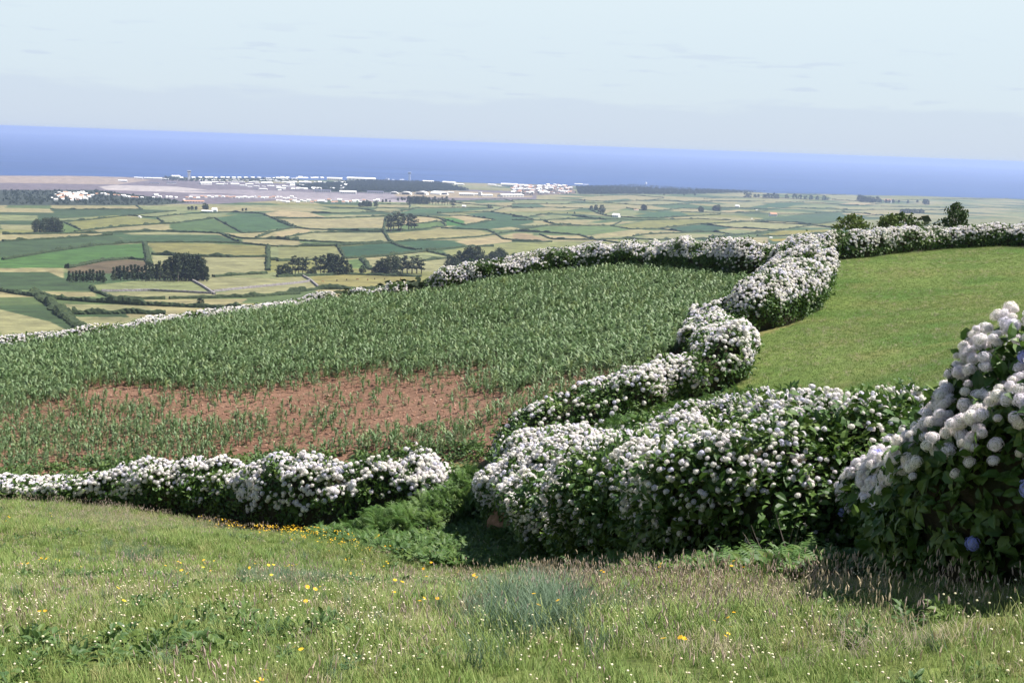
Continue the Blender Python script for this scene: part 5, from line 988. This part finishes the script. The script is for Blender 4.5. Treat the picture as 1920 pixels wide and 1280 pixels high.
# ------------------------------------------------------------------ bank of bare earth and stones at the foot of the big hydrangea mass
def lump(name, px, py, sx, sy, sz, m, label, cat, seed, group=None):
    bm = bmesh.new(); bmesh.ops.create_icosphere(bm, subdivisions=4, radius=1.0)
    w = P([px], [py])[0]; vs = np.array([v.co[:] for v in bm.verts]); n = 1+.5*(fbm(vs[:, 0]*1.6+seed, vs[:, 1]*1.6, vs[:, 2]*1.6, 4)-.5)
    vs = vs*n[:, None]*np.array([sx, sy, sz]); fs = [[v.index for v in f.verts] for f in bm.faces]; bm.free()
    o = mesh_obj(name, vs, fs, m, smooth=True); o.location = tuple(w); return tag(o, label, cat, group)
lump('earth_bank', 985, 985, 1.0, .9, .9, MT['dirt'], 'bare reddish earth bank in the shade under the hydrangea mass', 'earth bank', 1)
lump('earth_bank', 1105, 1010, .35, .4, .55, MT['dirt'], 'small pale earth knob at the foot of the hydrangea mass', 'earth bank', 5)
lump('stone', 1300, 1070, .28, .24, .20, MT['stone'], 'pale grey stone lying among weeds below the hydrangea mass', 'stone', 3)

# ------------------------------------------------------------------ labels that single out the members of rows and the field hedges
ORD = 'leftmost,second,third,fourth,fifth,sixth,seventh,eighth,ninth,tenth,eleventh,twelfth,thirteenth,fourteenth,fifteenth,sixteenth,seventeenth,eighteenth,nineteenth,twentieth,twenty-first,twenty-second,twenty-third,twenty-fourth,twenty-fifth,twenty-sixth,twenty-seventh,twenty-eighth,twenty-ninth,thirtieth'.split(',')
from collections import defaultdict
bl_ = defaultdict(list)
for o in C.objects:
    if 'label' in o and 'category' in o and o.get('kind') is None: bl_[o['label']].append(o)
for lb, os_ in bl_.items():
    if 1 < len(os_) <= 30:
        xs = [proj(*[np.array([c]) for c in o.location])[0][0] for o in os_]; w_ = len(lb.split())
        for r_, j in enumerate(np.argsort(xs)):
            rt = ORD[r_]+(' from left' if r_ else ''); rt = 'rightmost' if r_ == len(os_)-1 else rt
            os_[j]['label'] = lb+', '+rt if w_ <= 13 else lb
def tone(x, y, z):
    px, py = proj(np.array([x]), np.array([y]), np.array([z])); nm = None
    for poly, c in FIELDS:
        if inpoly(px, py, poly)[0]: nm = c
    if nm is None: return 'mixed'
    r_, g_, b_ = nm
    return 'red brown' if nm == cB else 'dark green' if g_ < 125 and r_ < 95 else 'bright green' if r_ < 105 else 'golden' if b_ < 92 and r_ > 150 else 'bare straw' if r_ > 185 else 'pale straw' if r_ > 170 else 'light green'
LM = [('the eucalyptus clump', 748, 420), ('the long dark pine row', 300, 505), ('the short left pines', 160, 518), ('the cow field', 690, 525), ('the hill field', 200, 415), ('the long farmhouse', 390, 395), ('the dense grove', 790, 378), ('the red roofed house', 1448, 403), ('the yellow field', 1500, 438),
      ('the climbing stone wall', 1070, 466), ('the middle farmhouse', 1155, 405), ('the shore tree belt', 1470, 368), ('the round roofside tree', 1608, 428), ('the gum trees', 900, 480), ('the far right farm', 1665, 378), ('the big left trees', 100, 425), ('the broad upright hedge', 276, 470), ('the town', 1020, 360), ('the scrub row', 1710, 398)]
seen = {}
for o in [o for o in C.objects if o.name.startswith('field_hedge') and o['label'].startswith('low dark')]:
    c = o.location; px, py = [float(a[0]) for a in proj(*[np.array([v]) for v in c])]
    v = np.array([q.co[:] for q in o.data.vertices]); D = math.hypot(c.x, c.y); ux, uy = c.x/D, c.y/D; a = tone(c.x+ux*14, c.y+uy*14, c.z); b = tone(c.x-ux*14, c.y-uy*14, c.z)
    nm, lx, ly = min(LM, key=lambda l: abs(l[1]-px)+3*abs(l[2]-py)); dx, dy = px-lx, 3*(py-ly)
    pos = ('left of ' if dx < 0 else 'right of ') if abs(dx) > abs(dy) else ('beyond ' if dy < 0 else 'below ')
    ln = np.linalg.norm(np.ptp(v, axis=0)); sz = 'short' if ln < 220 else 'long' if ln > 520 else 'mid length'
    lb = f'{sz} hedge between {a} and {b} fields {pos}{nm}' if a != b else f'{sz} hedge amid {a} fields {pos}{nm}'
    seen.setdefault(lb, []).append((px, o))
for lb, l in seen.items():
    l.sort(key=lambda q: q[0])
    for i, (_, o) in enumerate(l): o['label'] = lb if len(l) == 1 else lb+', '+('left one' if i == 0 else 'right one' if i == len(l)-1 else 'middle one')
